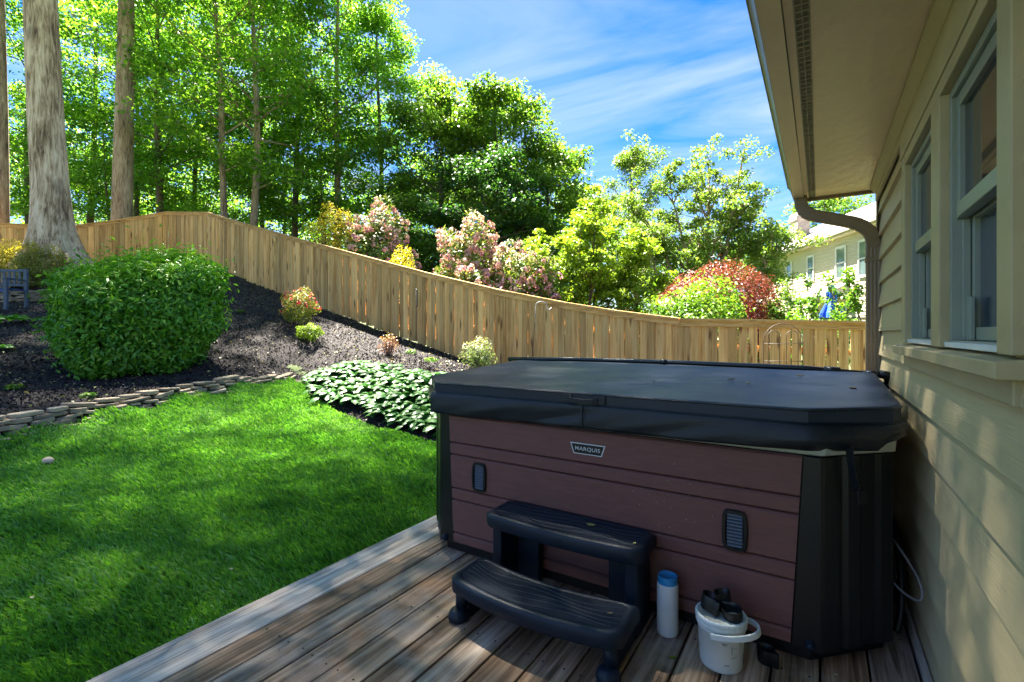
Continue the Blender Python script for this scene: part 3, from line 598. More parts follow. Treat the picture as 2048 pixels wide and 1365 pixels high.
T_('maple_tree', 'distant green tree behind the dogwood', 'tree', None, onground(1090, 33), 6.8, .2, 4.6, .03, 'round', 30, 3, 1.1, 15000, .24, 'leaf_mid', 'bark_dark', (0, 0), 104, flat=.5)
multi('dogwood_tree', 'lime green layered dogwood just beyond the fence', onground(1172, 12.6), [(-1.5, 0, 2.9, .05), (1.3, .2, 3.2, .055), (.2, -.4, 3.9, .06), (-.6, .8, 3.6, .05), (.6, .8, 3.5, .045), (1.8, 0, 2.2, .035), (-1.9, .3, 2.3, .035)], 30000, 103, 'leaf_lime', 'bark_dark', .095, .36, .05, .4, sub=4)
# shrubs
def shrub(name, label, cat, base, rx, ry, H, nleaf, ls, leaf, seed, asp=.45, flowers=None, nf=0, fr=.07, shape=2.0, shell=.35, stems=12, zlow=.08, group=None, lump=.12, rz=0, droop=0, taper=0, slope=0, slopef=0, spiky=0):
    rng = np.random.default_rng(seed); rn = random.Random(seed); root = thing(name, base, label, cat, group); b = Vector(base); cr2, sr2 = math.cos(rz), math.sin(rz)
    mb = MB()
    for i in range(stems):
        a = rn.uniform(0, 6.28); f = rn.uniform(.3, .85); e = Vector((math.cos(a)*rx*f, math.sin(a)*ry*f, H*rn.uniform(.5, .85)))
        e = Vector((e.x*cr2-e.y*sr2, e.x*sr2+e.y*cr2, e.z)); s0 = Vector((e.x*.18, e.y*.18, -.08))
        mb.tube([b+s0, b+s0.lerp(e, .5)+Vector((e.x*.05, e.y*.05, 0)), b+e], [.012*H+.003, .008*H+.002, .003], 5)
    mb.build('stems', M['bark_dark'], root, smooth=True)
    def surf(n, sh):
        g = rng.normal(size=(n, 3)); g /= np.linalg.norm(g, axis=1)[:, None]
        pn = (np.abs(g)**shape).sum(1)**(-1/shape); q = g*pn[:, None]; nr = np.sign(g)*np.abs(q)**(shape-1)
        rad = 1-sh*rng.random(n)**1.5; lumps = 1+lump*(np.sin(q[:, 0]*5+seed)*np.sin(q[:, 1]*6+1)*1.0+.8*np.sin(q[:, 2]*7+q[:, 0]*4))
        q = q*(rad*lumps)[:, None]; tp = 1-taper*np.clip(-q[:, 2], 0, 1)
        x = q[:, 0]*rx*tp; y = q[:, 1]*ry*tp; z = H*(zlow+(1-zlow)*(q[:, 2]*.5+.5))+slope*x; xw = x*cr2-y*sr2; yw = x*sr2+y*cr2
        z = z+slopef*(xw*-SY+yw*CY)
        nn = np.stack([nr[:, 0]*cr2-nr[:, 1]*sr2, nr[:, 0]*sr2+nr[:, 1]*cr2, nr[:, 2]], 1)
        return np.stack([xw, yw, z], 1)+np.array(b), nn/np.maximum(1e-6, np.linalg.norm(nn, axis=1))[:, None], rad
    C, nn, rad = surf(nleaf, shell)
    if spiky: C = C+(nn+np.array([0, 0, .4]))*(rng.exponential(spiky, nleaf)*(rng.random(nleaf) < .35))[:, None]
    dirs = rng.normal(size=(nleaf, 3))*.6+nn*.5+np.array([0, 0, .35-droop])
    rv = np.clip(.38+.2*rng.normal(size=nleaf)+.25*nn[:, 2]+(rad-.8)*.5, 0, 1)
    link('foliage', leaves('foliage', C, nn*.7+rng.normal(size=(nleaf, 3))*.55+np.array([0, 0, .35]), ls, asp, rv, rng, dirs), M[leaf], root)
    if flowers:
        Cf, nf_, _ = surf(nf*4, .12); k = (nf_[:, 2] > -.35) & (rng.random(len(Cf)) < .9); Cf = Cf[k][:nf]; nf_ = nf_[k][:nf]
        m_ = 22; g = rng.normal(size=(len(Cf)*m_, 3)); g /= np.linalg.norm(g, axis=1)[:, None]; base_ = np.repeat(Cf+nf_*fr*.3, m_, 0); kk = (g*np.repeat(nf_, m_, 0)).sum(1) > -.3
        sc = np.repeat(rng.uniform(.7, 1.15, len(Cf)), m_)[:, None]; col = np.repeat(rng.random(len(Cf)), m_)*.6
        C2 = (base_+g*fr*sc)[kk]; rr = np.clip(col+rng.random(len(col))*.45, 0, 1)[kk]
        link('blossoms', leaves('blossoms', C2, g[kk]+rng.normal(size=C2.shape)*.3, fr*.95, .75, rr, rng), M[flowers], root)
    return root
bh = P(282, 765, 8.0); bh.z = gz(bh.x, bh.y)-.02
shrub('hedge', 'large clipped bright green hedge on the mulch slope', 'hedge', bh, 1.05, 1.05, 1.70, 56000, .09, 'leaf_hedge', 201, .36, shape=5.5, shell=.34, stems=70, zlow=.0, lump=.05, rz=YAW+.80, taper=.16, slopef=.34, spiky=.05)
shrub('rhododendron_bush', 'pink-flowering rhododendron beyond the fence, the left and paler one', 'bush', onground(752, 15.0), 1.0, .9, 3.05, 6500, .15, 'leaf_rhodo', 202, .32, 'petal_pink', 230, .085, lump=.25, zlow=.1)
shrub('rhododendron_bush', 'tall tip of pink rhododendron left of the dogwood', 'bush', onground(938, 12.9), .78, .7, 3.3, 3600, .15, 'leaf_rhodo', 203, .32, 'petal_pink', 170, .085, lump=.25, zlow=.25)
shrub('rhododendron_bush', 'wide deep pink rhododendron spilling down toward the dogwood', 'bush', onground(1005, 12.4), 1.4, .9, 2.6, 7500, .15, 'leaf_rhodo', 204, .32, 'petal_pink', 300, .085, lump=.25, zlow=.1)
shrub('spirea_bush', 'golden yellow shrub peeking over the fence beside the left rhododendron', 'bush', onground(662, 14.6), .85, .7, 2.75, 5000, .07, 'leaf_gold', 205, .5, lump=.15)
shrub('spirea_bush', 'small rounded golden shrub under the left rhododendron', 'bush', onground(803, 13.3), .45, .4, 2.12, 2500, .06, 'leaf_gold', 206, .5)
shrub('laurel_bush', 'bright yellow-green rounded bush in front of the red maple', 'bush', onground(1384, 10.6), 1.14, 1.1, 2.36, 18000, .10, 'leaf_bright', 207, .4, lump=.2, shell=.5, spiky=.07, stems=25)
shrub('red_maple_tree', 'domed dark red weeping maple right of the bright bush', 'tree', onground(1424, 13.4), 1.85, 1.3, 3.32, 30000, .085, 'leaf_red', 208, .3, lump=.08, shell=.35, droop=1.0, spiky=.03)
shrub('red_maple_tree', 'lower fringe of red maple nearest the neighbouring garden', 'tree', onground(1512, 12.9), .5, .5, 2.5, 5000, .085, 'leaf_red', 209, .3, droop=1.0)
shrub('garden_shrub', 'green upright shrub between the red maple and the young trees', 'bush', onground(1562, 12.2), .38, .38, 2.7, 2600, .1, 'leaf_bright', 210, .5, lump=.25)
shrub('garden_shrub', 'low grey-green shrub behind the fence below the dogwood', 'bush', onground(1120, 11.6), .6, .4, 1.62, 2600, .06, 'leaf_pieris', 211, .5)
shrub('garden_shrub', 'orange and yellow-green shrub right of the dogwood trunk', 'bush', onground(1225, 11.8), .65, .4, 1.75, 2600, .08, 'leaf_azalea', 212, .5)
shrub('garden_shrub', 'bright green shrub left of the dogwood trunk', 'bush', onground(1075, 13.2), .8, .6, 2.2, 4000, .09, 'leaf_bright', 213, .5)
# young trees in front of the neighbouring house
for k, (u, vt, d, r_) in enumerate([(1602, 545, 11.4, .34), (1668, 548, 10.6, .40), (1722, 530, 9.8, .27), (1640, 590, 10.2, .25), (1700, 578, 9.6, .30), (1585, 590, 11.2, .3)]):
    b = onground(u, d); H = P(u, vt, d).z-b.z
    T_('young_tree', ['thin young tree beside the red maple', 'young tree in front of the closed blue umbrella', 'young tree nearest the downspout', 'short young tree left of the blue umbrella', 'short leafy young tree right of the blue umbrella', 'low leafy sapling next to the red maple'][k], 'tree', 'young trees before the neighbouring house', b, H, .022, r_, .25, 'round', 18, 2, .12, 480, .09, 'leaf_bright', 'bark_dark', (0, 0), 130+k, up=.5, flat=.9)
# bed plants
shrub('azalea_bush', 'red-tipped azalea against the fence on the slope', 'bush', onground(598, 10.9), .42, .36, .80, 4200, .04, 'leaf_azalea', 220, .45, 'petal_red', 42, .035, lump=.22)
shrub('azalea_bush', 'small yellow-green azalea in front of the red-tipped one', 'bush', onground(618, 10.2), .27, .24, .36, 1800, .04, 'leaf_lime', 221, .45, lump=.2)
shrub('barberry_bush', 'sparse twiggy barberry with reddish leaves near the fence', 'bush', onground(777, 9.5), .23, .2, .44, 420, .04, 'leaf_twig', 222, .45, stems=30, shell=.7)
shrub('pieris_bush', 'pale variegated shrub by the fence beside the hot tub', 'bush', onground(957, 8.6), .30, .26, .62, 1300, .06, 'leaf_pieris', 223, .32, stems=24, shell=.6, lump=.2)
for k, (u, d, rx, H, lab) in enumerate([(-30, 12.6, .8, .9, 'yellow azalea mound cut by the left edge of the photo'), (40, 12.7, .7, .95, 'yellow-orange azalea mound behind the blue bench'), (92, 12.3, .5, .9, 'reddish azalea between the bench and the hedge'), (-90, 12.4, .8, 1, 'azalea mound just outside the left edge')]):
    shrub('azalea_bush', lab, 'bush', onground(u, d), rx, .6, H*1.25, 6500, .05, 'leaf_azalea' if k != 1 else 'leaf_gold', 230+k, .45, lump=.2)
for k, (u, d, s, lab) in enumerate([(822, 9.9, .12, 'tiny weed by the fence foot right of the barberry'), (862, 9.2, .13, 'small yellow-green seedling in front of the fence'), (30, 5.9, .09, 'small grassy weed in the mulch at left'), (175, 5.75, .08, 'small weed in the mulch under the hedge, nearer its left side'), (480, 11.5, .1, 'little weed right of the hedge')]):
    shrub('weed', lab, 'plant', onground(u, d), s, s, s*.8, 90, .05, 'leaf_bright', 240+k, .4, stems=3)
# hostas
def hosta_mesh(seed, nlv=30, R=.20, mat='stripe'):
    rng = random.Random(seed); V = []; F = []; st = []; rn_ = []
    for i in range(nlv):
        az = i*2.4+rng.uniform(-.3, .3); ring = i/nlv; L0 = R*rng.uniform(.75, 1.05); wd = L0*.66; el = 1.2-.85*ring+rng.uniform(-.25, .25); stem = R*(.25+.55*ring)
        dx_, dy_ = math.cos(az), math.sin(az); base = Vector((dx_*stem*math.cos(el), dy_*stem*math.cos(el), stem*math.sin(el)*1.2+.02)); p = base.copy(); e = el*.75; rows = []
        for r_ in range(6):
            t = r_/5; wv = wd*math.sin(math.pi*min(1, t*.93+.07))**.75*(1-.2*t); side = Vector((-dy_, dx_, 0)); fwd = Vector((dx_*math.cos(e), dy_*math.cos(e), math.sin(e))); upv = side.cross(fwd)
            if r_: p = p+fwd*(L0/5)
            e -= rng.uniform(.16, .28)
            for c_, s_ in ((-1, 0), (-.5, .5), (0, 1), (.5, .5), (1, 0)):
                V.append(p+side*(wv*.5*c_)-upv*(-abs(c_)*wv*.16)+upv*(.004*math.sin(9*t+c_*3))); st.append(s_)
        n0 = len(V)-30
        for r_ in range(5):
            for c_ in range(4): a = n0+r_*5+c_; F.append((a, a+1, a+6, a+5)); rn_.append(.5)
    return npmesh('hosta_leaves', np.array([tuple(v) for v in V]), np.array(F), np.array(rn_), True, {'stripe': np.array(st)})
HM = [hosta_mesh(300+i) for i in range(4)]
for m_ in HM: m_.materials.append(M['hosta'])
rn = random.Random(9); HP = [(p.x, p.y) for p in [P(622, 782, 7.9), P(668, 808, 7.0), P(760, 845, 6.3), P(872, 868, 5.65), P(990, 850, 5.5), P(1010, 770, 7), P(870, 768, 7.3), P(760, 748, 8.1), P(690, 742, 8.6), P(630, 755, 8.5)]]
x = []; tries = 0
while len(x) < 120 and tries < 9000:
    tries += 1; q = (rn.uniform(-7.5, -2.2), rn.uniform(3.5, 8.5))
    if inpoly(HP, np.array([q[0]]), np.array([q[1]]))[0] and all((q[0]-a)**2+(q[1]-b)**2 > .185**2 for a, b in x): x.append(q)
for i, (a, b) in enumerate(x):
    t = thing('hosta_plant', (a, b, gz(a, b)), 'hosta with white-centred green leaves in the bed beside the hot tub', 'plant', 'variegated hostas beside the hot tub', rn.uniform(0, 6))
    s = rn.uniform(.85, 1.12); t.scale = (s, s, s); o = bpy.data.objects.new('leaves', HM[i % 4]); COL.objects.link(o); o.parent = t
HG = hosta_mesh(330, 26, .22)
HG.materials.append(M['leaf_hedge'])
for k, (u, d, s, lab) in enumerate([(22, 9.6, 1.1, 'green hosta below the blue bench'), (-2, 7.9, .7, 'small green hosta cut by the left edge of the photo')]):
    q = onground(u, d); t = thing('hosta_plant', q, lab, 'plant'); t.scale = (s,)*3; o = bpy.data.objects.new('leaves', HG); COL.objects.link(o); o.parent = t

# ---------------------------------------------------------------- bench, hooks, trellis
bo = onground(50, 11.0); bench = thing('garden_bench', bo, 'weathered blue-grey slatted garden bench cut by the left edge', 'bench', None, YAW+.12)
def lb(name, mat, boxes, bev=.004):
    mb = MB()
    for b_ in boxes: mb.box(*b_)
    return mb.build(name, mat, bench, local=True, bevel=bev)
lb('leg', M['bench'], [(-.03, .03, -.5, -.44, -.05, .62)]); lb('leg', M['bench'], [(-.03, .03, .0, .06, -.05, .9)])
lb('leg', M['bench'], [(-1.53, -1.47, -.5, -.44, -.05, .62)]); lb('leg', M['bench'], [(-1.53, -1.47, .0, .06, -.05, .9)])
lb('armrest', M['bench'], [(-.04, .04, -.53, .03, .62, .65)]); lb('armrest', M['bench'], [(-1.54, -1.46, -.53, .03, .62, .65)])
lb('seat', M['bench_seat'], [(-1.47, -.03, -.5+.09*i, -.43+.09*i, .40, .425) for i in range(6)]+[(-1.47, -.03, -.49, -.465, .33, .399)])
lb('backrest', M['bench'], [(-1.47, -.03, .01, .05, .83, .89), (-1.47, -.03, .01, .05, .5, .55)]+[(-1.42+.105*i, -1.37+.105*i, .02, .04, .55, .83) for i in range(14)])
def hook(u, d, vt, lab, tip):
    b = onground(u, d); z = P(u, vt, d).z; t = thing('shepherd_hook', b, lab, 'garden hook'); mb = MB(); top = Vector((b.x+tip*.3, b.y, z))
    mb.tube([b-Vector((0, 0, .1)), b.lerp(top, .5)+Vector((.01, 0, 0)), top], .006, 6); mb.build('rod', M['iron'], t, smooth=True)
    if tip:
        mb = MB(); a = Vector((CY, SY, 0)); mb.tube([top+a*(.09-.09*math.cos(q))*1+Vector((0, 0, .07*math.sin(q))) for q in [math.pi*i/10 for i in range(11)]]+[top+a*.2+Vector((0, 0, -.06)), top+a*.24+Vector((0, 0, -.07)), top+a*.27+Vector((0, 0, -.03))], .006, 6); mb.build('hook', M['steel'], t, smooth=True)
    else:
        mb = MB(); mb.tube([top, top+Vector((.03, 0, -.05)), top+Vector((.035, 0, -.3)), top+Vector((.02, 0, -.34))], .008, 6); mb.build('hook', M['iron'], t, smooth=True)
hook(832, 8.9, 578, 'thin black iron rod standing in the mulch before the fence', 0)
hook(1058, 8.3, 612, 'thin leaning shepherd hook with a bare metal crook', .45)
tb = onground(1566, 6.6); tr = thing('garden_trellis', tb, 'rusty wire trellis with an arched top against the level fence', 'trellis'); mb = MB(); ax = Vector((CY*.98+.15, SY*.9, 0)).normalized(); zt = P(1566, 647, 6.6).z
wv = .255
def arch(c, w_, ztop, z0):
    pts = [c-ax*w_+Vector((0, 0, z0))]+[c+ax*(-w_*math.cos(q))+Vector((0, 0, ztop-w_+w_*math.sin(q))) for q in [math.pi*i/12 for i in range(13)]]+[c+ax*w_+Vector((0, 0, z0))]
    mb.tube(pts, .005, 5)
c0 = Vector((tb.x, tb.y, 0)); arch(c0, wv, zt, tb.z-.1); arch(c0-ax*.12, .075, zt-.1, tb.z-.1); arch(c0+ax*.12, .075, zt-.1, tb.z-.1)
mb.build('arch', M['rust'], tr, smooth=True); mb = MB()
for zz in (-.28, -.52, -.8, -1.1): mb.tube([c0-ax*wv+Vector((0, 0, zt+zz)), c0+ax*wv+Vector((0, 0, zt+zz))], .004, 5)
mb.build('crossbar', M['rust'], tr, smooth=True)

# ---------------------------------------------------------------- neighbouring house
n1 = RD(.7375*24.3, 24.3, 0); dirw = Vector(RD(1.0, 10, 0)).normalized(); nout = Vector((-dirw.y, dirw.x, 0))   # dirw: away from viewer
if nout.dot(-n1) < 0: nout = -nout
A0 = n1-dirw*8; LEN = 20.6; zeave = 6.75; zb = -.5
nh = thing('neighbouring_house', A0+Vector((0, 0, zb)), 'cream two-storey house with grey roof beyond the garden on the right', 'house'); mb = MB()
def wp(s, o, z): return A0+dirw*s+nout*o+Vector((0, 0, z))
k = 0; z = zb
while z < zeave-.3:
    mb.add([wp(0, 0, z+.2), wp(0, .03, z), wp(LEN, .03, z), wp(LEN, 0, z+.2), wp(0, 0, z), wp(LEN, 0, z)], [(0, 1, 2, 3), (1, 4, 5, 2)], .5); z += .2
mb.add([wp(0, -.01, zb), wp(LEN, -.01, zb), wp(LEN, -8, zb), wp(0, -8, zb), wp(0, -.01, zeave), wp(LEN, -.01, zeave), wp(LEN, -8, zeave), wp(0, -8, zeave)], [(0, 1, 5, 4), (1, 2, 6, 5), (2, 3, 7, 6), (3, 0, 4, 7)])
mb.build('siding_wall', M['nwall'], nh)
mb = MB(); mb.ext([wp(-.5, .45, zeave-.05), wp(-.5, -4, zeave+2.55), wp(-.5, -8.4, zeave-.05), wp(-.5, -8.4, zeave-.25), wp(-.5, -4, zeave+2.35), wp(-.5, .45, zeave-.18)], dirw*(LEN+1.0)); roof = mb.build('roof', M['shingle'], nh)
mb = MB()
for e in (LEN,): mb.add([wp(e, 0, zeave-.2), wp(e, -8, zeave-.2), wp(e, -4, zeave+2.3)], [(0, 1, 2)])
mb.build('gable', M['nwall'], nh)
mb = MB(); mb.ext([wp(-.4, .02, zeave-.30), wp(-.4, .40, zeave-.30), wp(-.4, .40, zeave-.2), wp(-.4, .02, zeave-.2)], dirw*(LEN+.8)); mb.build('soffit', M['nwall'], nh)
mb = MB(); mb.ext([wp(-.5, .46, zeave-.2), wp(-.5, .58, zeave-.2), wp(-.5, .60, zeave-.04), wp(-.5, .46, zeave-.04)], dirw*(LEN+1)); mb.build('gutter', M['ntrim'], nh)
mb = MB(); mb.ext([wp(LEN-.12, .035, zb), wp(LEN+.04, .035, zb), wp(LEN+.04, .06, zb), wp(LEN-.12, .06, zb)], (0, 0, zeave-.35-zb)); mb.build('corner_board', M['ntrim'], nh)
def su(u):   # distance along wall for pixel column u
    lo, hi = 0, LEN
    for _ in range(40):
        m_ = (lo+hi)/2; q = wp(m_, 0, 0); uu = 1024+FPX*(q.x*CY+q.y*SY)/(-q.x*SY+q.y*CY)
        if uu > u: lo = m_
        else: hi = m_
    return lo
for (u0, u1, z0, z1) in [(1721, 1741, 4.15, 5.85), (1675, 1692, 4.25, 5.85), (1617, 1628, 4.5, 5.85), (1575, 1584, 4.65, 5.85), (1690, 1715, .6, 2.6), (1600, 1612, .8, 2.4), (1630, 1650, -.3, 2.2)]:
    b_, a_ = su(u0), su(u1); zc = (z0+z1)/2; mb = MB()
    for (x0, x1, y0, y1) in [(a_-.1, a_, z0-.1, z1+.1), (b_, b_+.1, z0-.1, z1+.1), (a_, b_, z1, z1+.12), (a_-.05, b_+.05, z0-.12, z0), (a_, b_, zc-.03, zc+.03)]:
        mb.ext([wp(x0, .035, y0), wp(x1, .035, y0), wp(x1, .08, y0), wp(x0, .08, y0)], (0, 0, y1-y0))
    fr = mb.build('window', M['ntrim'], nh); mb = MB(); mb.add([wp(a_, .045, z0), wp(b_, .045, z0), wp(b_, .045, z1), wp(a_, .045, z1)], [(0, 1, 2, 3)]); mb.build('pane', M['nglass'], fr)
# lower roof over a porch
mb = MB(); mb.ext([wp(su(1700), .04, 3.9), wp(su(1700), 1.2, 3.3), wp(su(1700), 1.2, 3.15), wp(su(1700), .04, 3.15)], dirw*(su(1622)-su(1700))); mb.build('porch_roof', M['shingle'], nh)
cp = P(1600, 488, 33.5); mb = MB(); cz = P(1600, 418, 33.5).z
cd = wp(LEN-2.2, -1.2, 0); q = [cd+dirw*a+nout*b for a, b in ((-.5, -.4), (.5, -.4), (.5, .4), (-.5, .4))]
def rectloop(c, a, b, z): return [c+dirw*x+nout*y+Vector((0, 0, z)) for x, y in ((-a, -b), (a, -b), (a, b), (-a, b))]
ch = P(1599, 420, 34.5); cc_ = Vector((ch.x, ch.y, 0))
mb.loft([rectloop(cc_, .6, .42, 5.5), rectloop(cc_, .6, .42, 9.15), rectloop(cc_, .66, .48, 9.2), rectloop(cc_, .66, .48, 9.45), rectloop(cc_, .6, .42, 9.5), rectloop(cc_, .6, .42, 9.75)]); mb.build('chimney', M['brick'], nh)
# closed umbrella and its table
ub = onground(1664, 13.5); um = thing('patio_umbrella', ub, 'closed blue patio umbrella behind the young trees', 'umbrella'); zt_ = P(1664, 568, 13.5).z; mb = MB(); mb.tube([ub, Vector((ub.x, ub.y, zt_))], .02, 8); mb.build('pole', M['ntrim'], um)
mb = MB(); rings = []
for f, r_ in ((0, .03), (.25, .13), (.5, .10), (.6, .15), (.85, .24), (1, .27)):
    rings.append([(ub.x+math.cos(a)*r_*(1+.25*math.sin(a*6)), ub.y+math.sin(a)*r_*(1+.25*math.sin(a*6)), zt_-.02-f*.95) for a in [2*math.pi*i/36 for i in range(36)]])
mb.loft(rings); mb.build('canopy', M['umb'], um)
tbp = onground(1690, 12.8); tb2 = thing('patio_table', tbp, 'dark patio table just over the fence under the blue umbrella', 'table'); zq = P(1690, 636, 12.8).z
mb = MB(); mb.box(tbp.x-.65, tbp.x+.65, tbp.y-.4, tbp.y+.4, zq-.03, zq); mb.build('tabletop', M['iron'], tb2)
for a in (-.6, .6):
    for b_ in (-.35, .35): mb = MB(); mb.tube([(tbp.x+a, tbp.y+b_, tbp.z), (tbp.x+a, tbp.y+b_, zq-.03)], .02, 6); mb.build('leg', M['iron'], tb2)

# ---------------------------------------------------------------- deck
dk = thing('wooden_deck', (-2.13, 0, 0), 'weathered grey-brown plank deck along the house under the hot tub', 'deck'); rn = random.Random(4)
Y0, Y1 = -2.2, 4.55
edges = [-2.13, -1.912]
while edges[-1] < .30: edges.append(edges[-1]+.1475)
for i in range(len(edges)-1):
    a, b_ = edges[i], min(edges[i+1]-.0075, .332); mb = MB()
    if i == 0: mb.box(a, -2.008, Y0, Y1, -.035, 0, .55); mb.box(-2.0065, b_, Y0, Y1, -.035, -.001, .62); mb.build('board', M['deck_edge'], dk, bevel=.003, seg=1)
    else: mb.box(a, b_, Y0, Y1, -.035, rn.uniform(-.0015, .0015), rn.random()); mb.build('board', M['deck'], dk, bevel=.004, seg=2)
sc_ = MB()
for i in range(1, len(edges)-1):
    for k in range(15):
        for fx_ in (.028, .112):
            xq, yq = edges[i]+fx_, -1.9+.43*k+rn.uniform(-.006, .006)
            if xq < .32: sc_.lathe([(.0042, .0014), (.0042, .0019), (.002, .0017)], (xq, yq, 0), 8, .3)
tag(sc_.build('screw_heads', M['dark'], dk), kind='stuff')
mb = MB(); mb.box(-2.10, .33, Y0+.02, Y1-.02, -.26, -.045)
mb.build('frame', M['dark'], dk)
mb = MB(); mb.box(-2.125, -2.103, Y0, Y1, -.30, -.037); mb.build('fascia_board', M['deck_edge'], dk)

# ---------------------------------------------------------------- our house
WX = .336; YC = 3.92; YN = -2.4; SZ = 2.145
hs_ = thing('house', (WX, 0, -.3), 'olive-sided house wall with windows and eave along the right side', 'house')
mb = MB(); win = [(1.34, 2.60, 1.10, 1.97)]
k = -8
while True:
    z0 = .910+.151*k; z1 = z0+.151; k += 1
    if z0 > SZ+.1: break
    segs = [(YN, YC-.001)]
    for (a, b_, c, d) in win:
        if z1 > c+.02 and z0 < d: segs = [(YN, a-.0), (b_, YC-.001)]
    for (a, b_) in segs: mb.ext([(WX-.014, a, z0+.002), (WX-.013, a, z0), (WX+.004, a, z1+.004), (WX+.02, a, z1+.004), (WX+.02, a, z0)][0:0] or [(WX-.020, a, z0), (WX+.0005, a, z1+.012), (WX+.02, a, z1+.012), (WX+.02, a, z0)], (0, b_-a, 0), rn.random())
mb.build('siding_wall', M['siding'], hs_)
mb = MB()
for (a, b_, c, d) in [(YN, 1.34, -.3, 2.6), (2.60, YC-.002, -.3, 2.6), (1.34, 2.60, -.3, 1.08), (1.34, 2.60, 1.98, 2.6)]: mb.box(WX+.021, WX+.12, a, b_, c, d)
mb.box(.5, 7, YN, YC-.004, -.3, 2.6)
mb.build('wall_core', M['trim'], hs_)
mb = MB(); mb.box(WX-.02, WX+.10, YC, YC+.022, -.3, SZ+.02); mb.box(WX-.026, WX-.0205, YC-.05, YC+.018, -.3, SZ-.003)
mb.build('corner_trim', M['spout'], hs_, bevel=.003)
mb = MB(); mb.box(WX-.034, WX-.0205, YN, YC-.06, SZ-.10, SZ-.002); mb.ext([(WX-.0345, YN, SZ-.055), (WX-.064, YN, SZ-.018), (WX-.064, YN, SZ-.0025), (WX-.0345, YN, SZ-.0025)], (0, YC-.06-YN, 0)); mb.build('frieze_board', M['trim'], hs_, bevel=.002)
mb = MB(); mb.box(WX-.034, WX-.0205, YN, 4.3-.4, -.05, .045); mb.build('base_trim', M['deck_edge'], hs_)
# windows (trim face x = .30)
TX = .300
mb = MB()
mb.box(TX, WX+.01, 2.592, 2.682, 1.157, 1.95); mb.box(TX, WX+.01, 1.257, 1.343, 1.157, 1.95); mb.box(TX-.001, WX+.01, 1.889, 2.014, 1.157, 1.905)
mb.box(TX-.004, WX+.01, 1.24, 2.70, 1.951, 2.041)
mb.box(TX, WX+.01, 1.345, 2.59, 1.905, 1.949)
wt = mb.build('window_trim', M['trim'], hs_, bevel=.003)
mb = MB(); mb.ext([(.272, 1.235, 1.112), (.272, 1.235, 1.146), (WX+.05, 1.235, 1.157), (WX+.05, 1.235, 1.112)], (0, 2.705-1.235, 0)); mb.box(TX+.006, WX+.012, 1.27, 2.67, 1.06, 1.1115); mb.build('window_sill', M['trim'], hs_, bevel=.003)
for (a, b_) in ((2.016, 2.590), (1.345, 1.887)):
    f = thing('window', (0, 0, 0), '', ''); f.parent = hs_; f.location = -Vector(hs_.location)
    for kk in list(f.keys()): del f[kk]
    def wb(nm, mat, boxes, bev=.0015):
        mb = MB()
        for q in boxes: mb.box(*q)
        o = mb.build(nm, mat, f, local=True, bevel=bev, seg=1); return o
    zb_, zt_ = 1.160, 1.903; zm = 1.53; fx = .322
    wb('window_frame', M['sash'], [(fx, .40, a, a+.022, zb_, zt_), (fx, .40, b_-.022, b_, zb_, zt_), (fx, .40, a+.022, b_-.022, zt_-.022, zt_), (fx, .40, a+.022, b_-.022, zb_, zb_+.018)])
    a1, b1 = a+.0235, b_-.0235
    wb('upper_sash', M['sash'], [(.333, .357, a1, a1+.035, zm-.002, zt_-.024), (.333, .357, b1-.035, b1, zm-.002, zt_-.024), (.333, .357, a1+.035, b1-.035, zt_-.06, zt_-.024), (.328, .357, a1+.035, b1-.035, zm-.004, zm+.038)])
    wb('upper_pane', M['glass'], [(.3455, .3475, a1+.035, b1-.035, zm+.038, zt_-.06)], 0)
    wb('lower_sash', M['sash'], [(.364, .386, a1, a1+.032, zb_+.02, zm+.02), (.364, .386, b1-.032, b1, zb_+.02, zm+.02), (.364, .386, a1+.032, b1-.032, zb_+.02, zb_+.055), (.364, .386, a1+.032, b1-.032, zm-.01, zm+.02)])
    wb('lower_pane', M['glass_low'], [(.3775, .3795, a1+.032, b1-.032, zb_+.055, zm-.01)], 0)
    wb('jamb_track', M['sash'], [(.345, .362, b1-.012, b1, zb_+.019, zm-.005)]); wb('jamb_block', M['sash'], [(.352, .3625, b1-.055, b1-.0125, zb_+.019, zb_+.14)]); wb('jamb_track', M['sash'], [(.345, .362, a1, a1+.012, zb_+.019, zm-.005)])
    wb('inner_sill', M['sillw'], [(.31, .3635, a+.001, b_-.001, 1.1585, 1.1615+.012)])
# soffit and eave
mb = MB(); mb.box(-.0225, WX+.0, YN, YC+.04, SZ, SZ+.012); mb.box(-.090, -.0655, YN, YC+.04, SZ-.002, SZ+.012)
sf = mb.build('soffit', M['soffit'], hs_)
mb = MB(); mb.box(-.0655, -.0225, YN, YC+.04, SZ+.02, SZ+.03); vd = mb.build('vent_backing', M['dark'], hs_)
mb = MB(); yy = YN
mb.box(-.0653, -.0612, YN, YC+.04, SZ-.0035, SZ+.004); mb.box(-.0268, -.0227, YN, YC+.04, SZ-.0035, SZ+.004); mb.box(-.0455, -.0425, YN, YC+.04, SZ-.0030, SZ+.004)
yy = -.6
while yy < YC+.03:
    mb.box(-.0612, -.0455, yy, yy+.008, SZ-.0025, SZ+.003); mb.box(-.0425, -.0268, yy, yy+.008, SZ-.0025, SZ+.003); yy += .0345
yy = -.6
while yy < YC:
    for j in range(1, 3): 
        y_ = yy+.008+.0265*j/3; mb.box(-.0610, -.0457, y_, y_+.002, SZ-.001, SZ+.003); mb.box(-.0423, -.0270, y_, y_+.002, SZ-.001, SZ+.003)
    yy += .0345
mb.build('soffit_vent', M['ventm'], hs_)
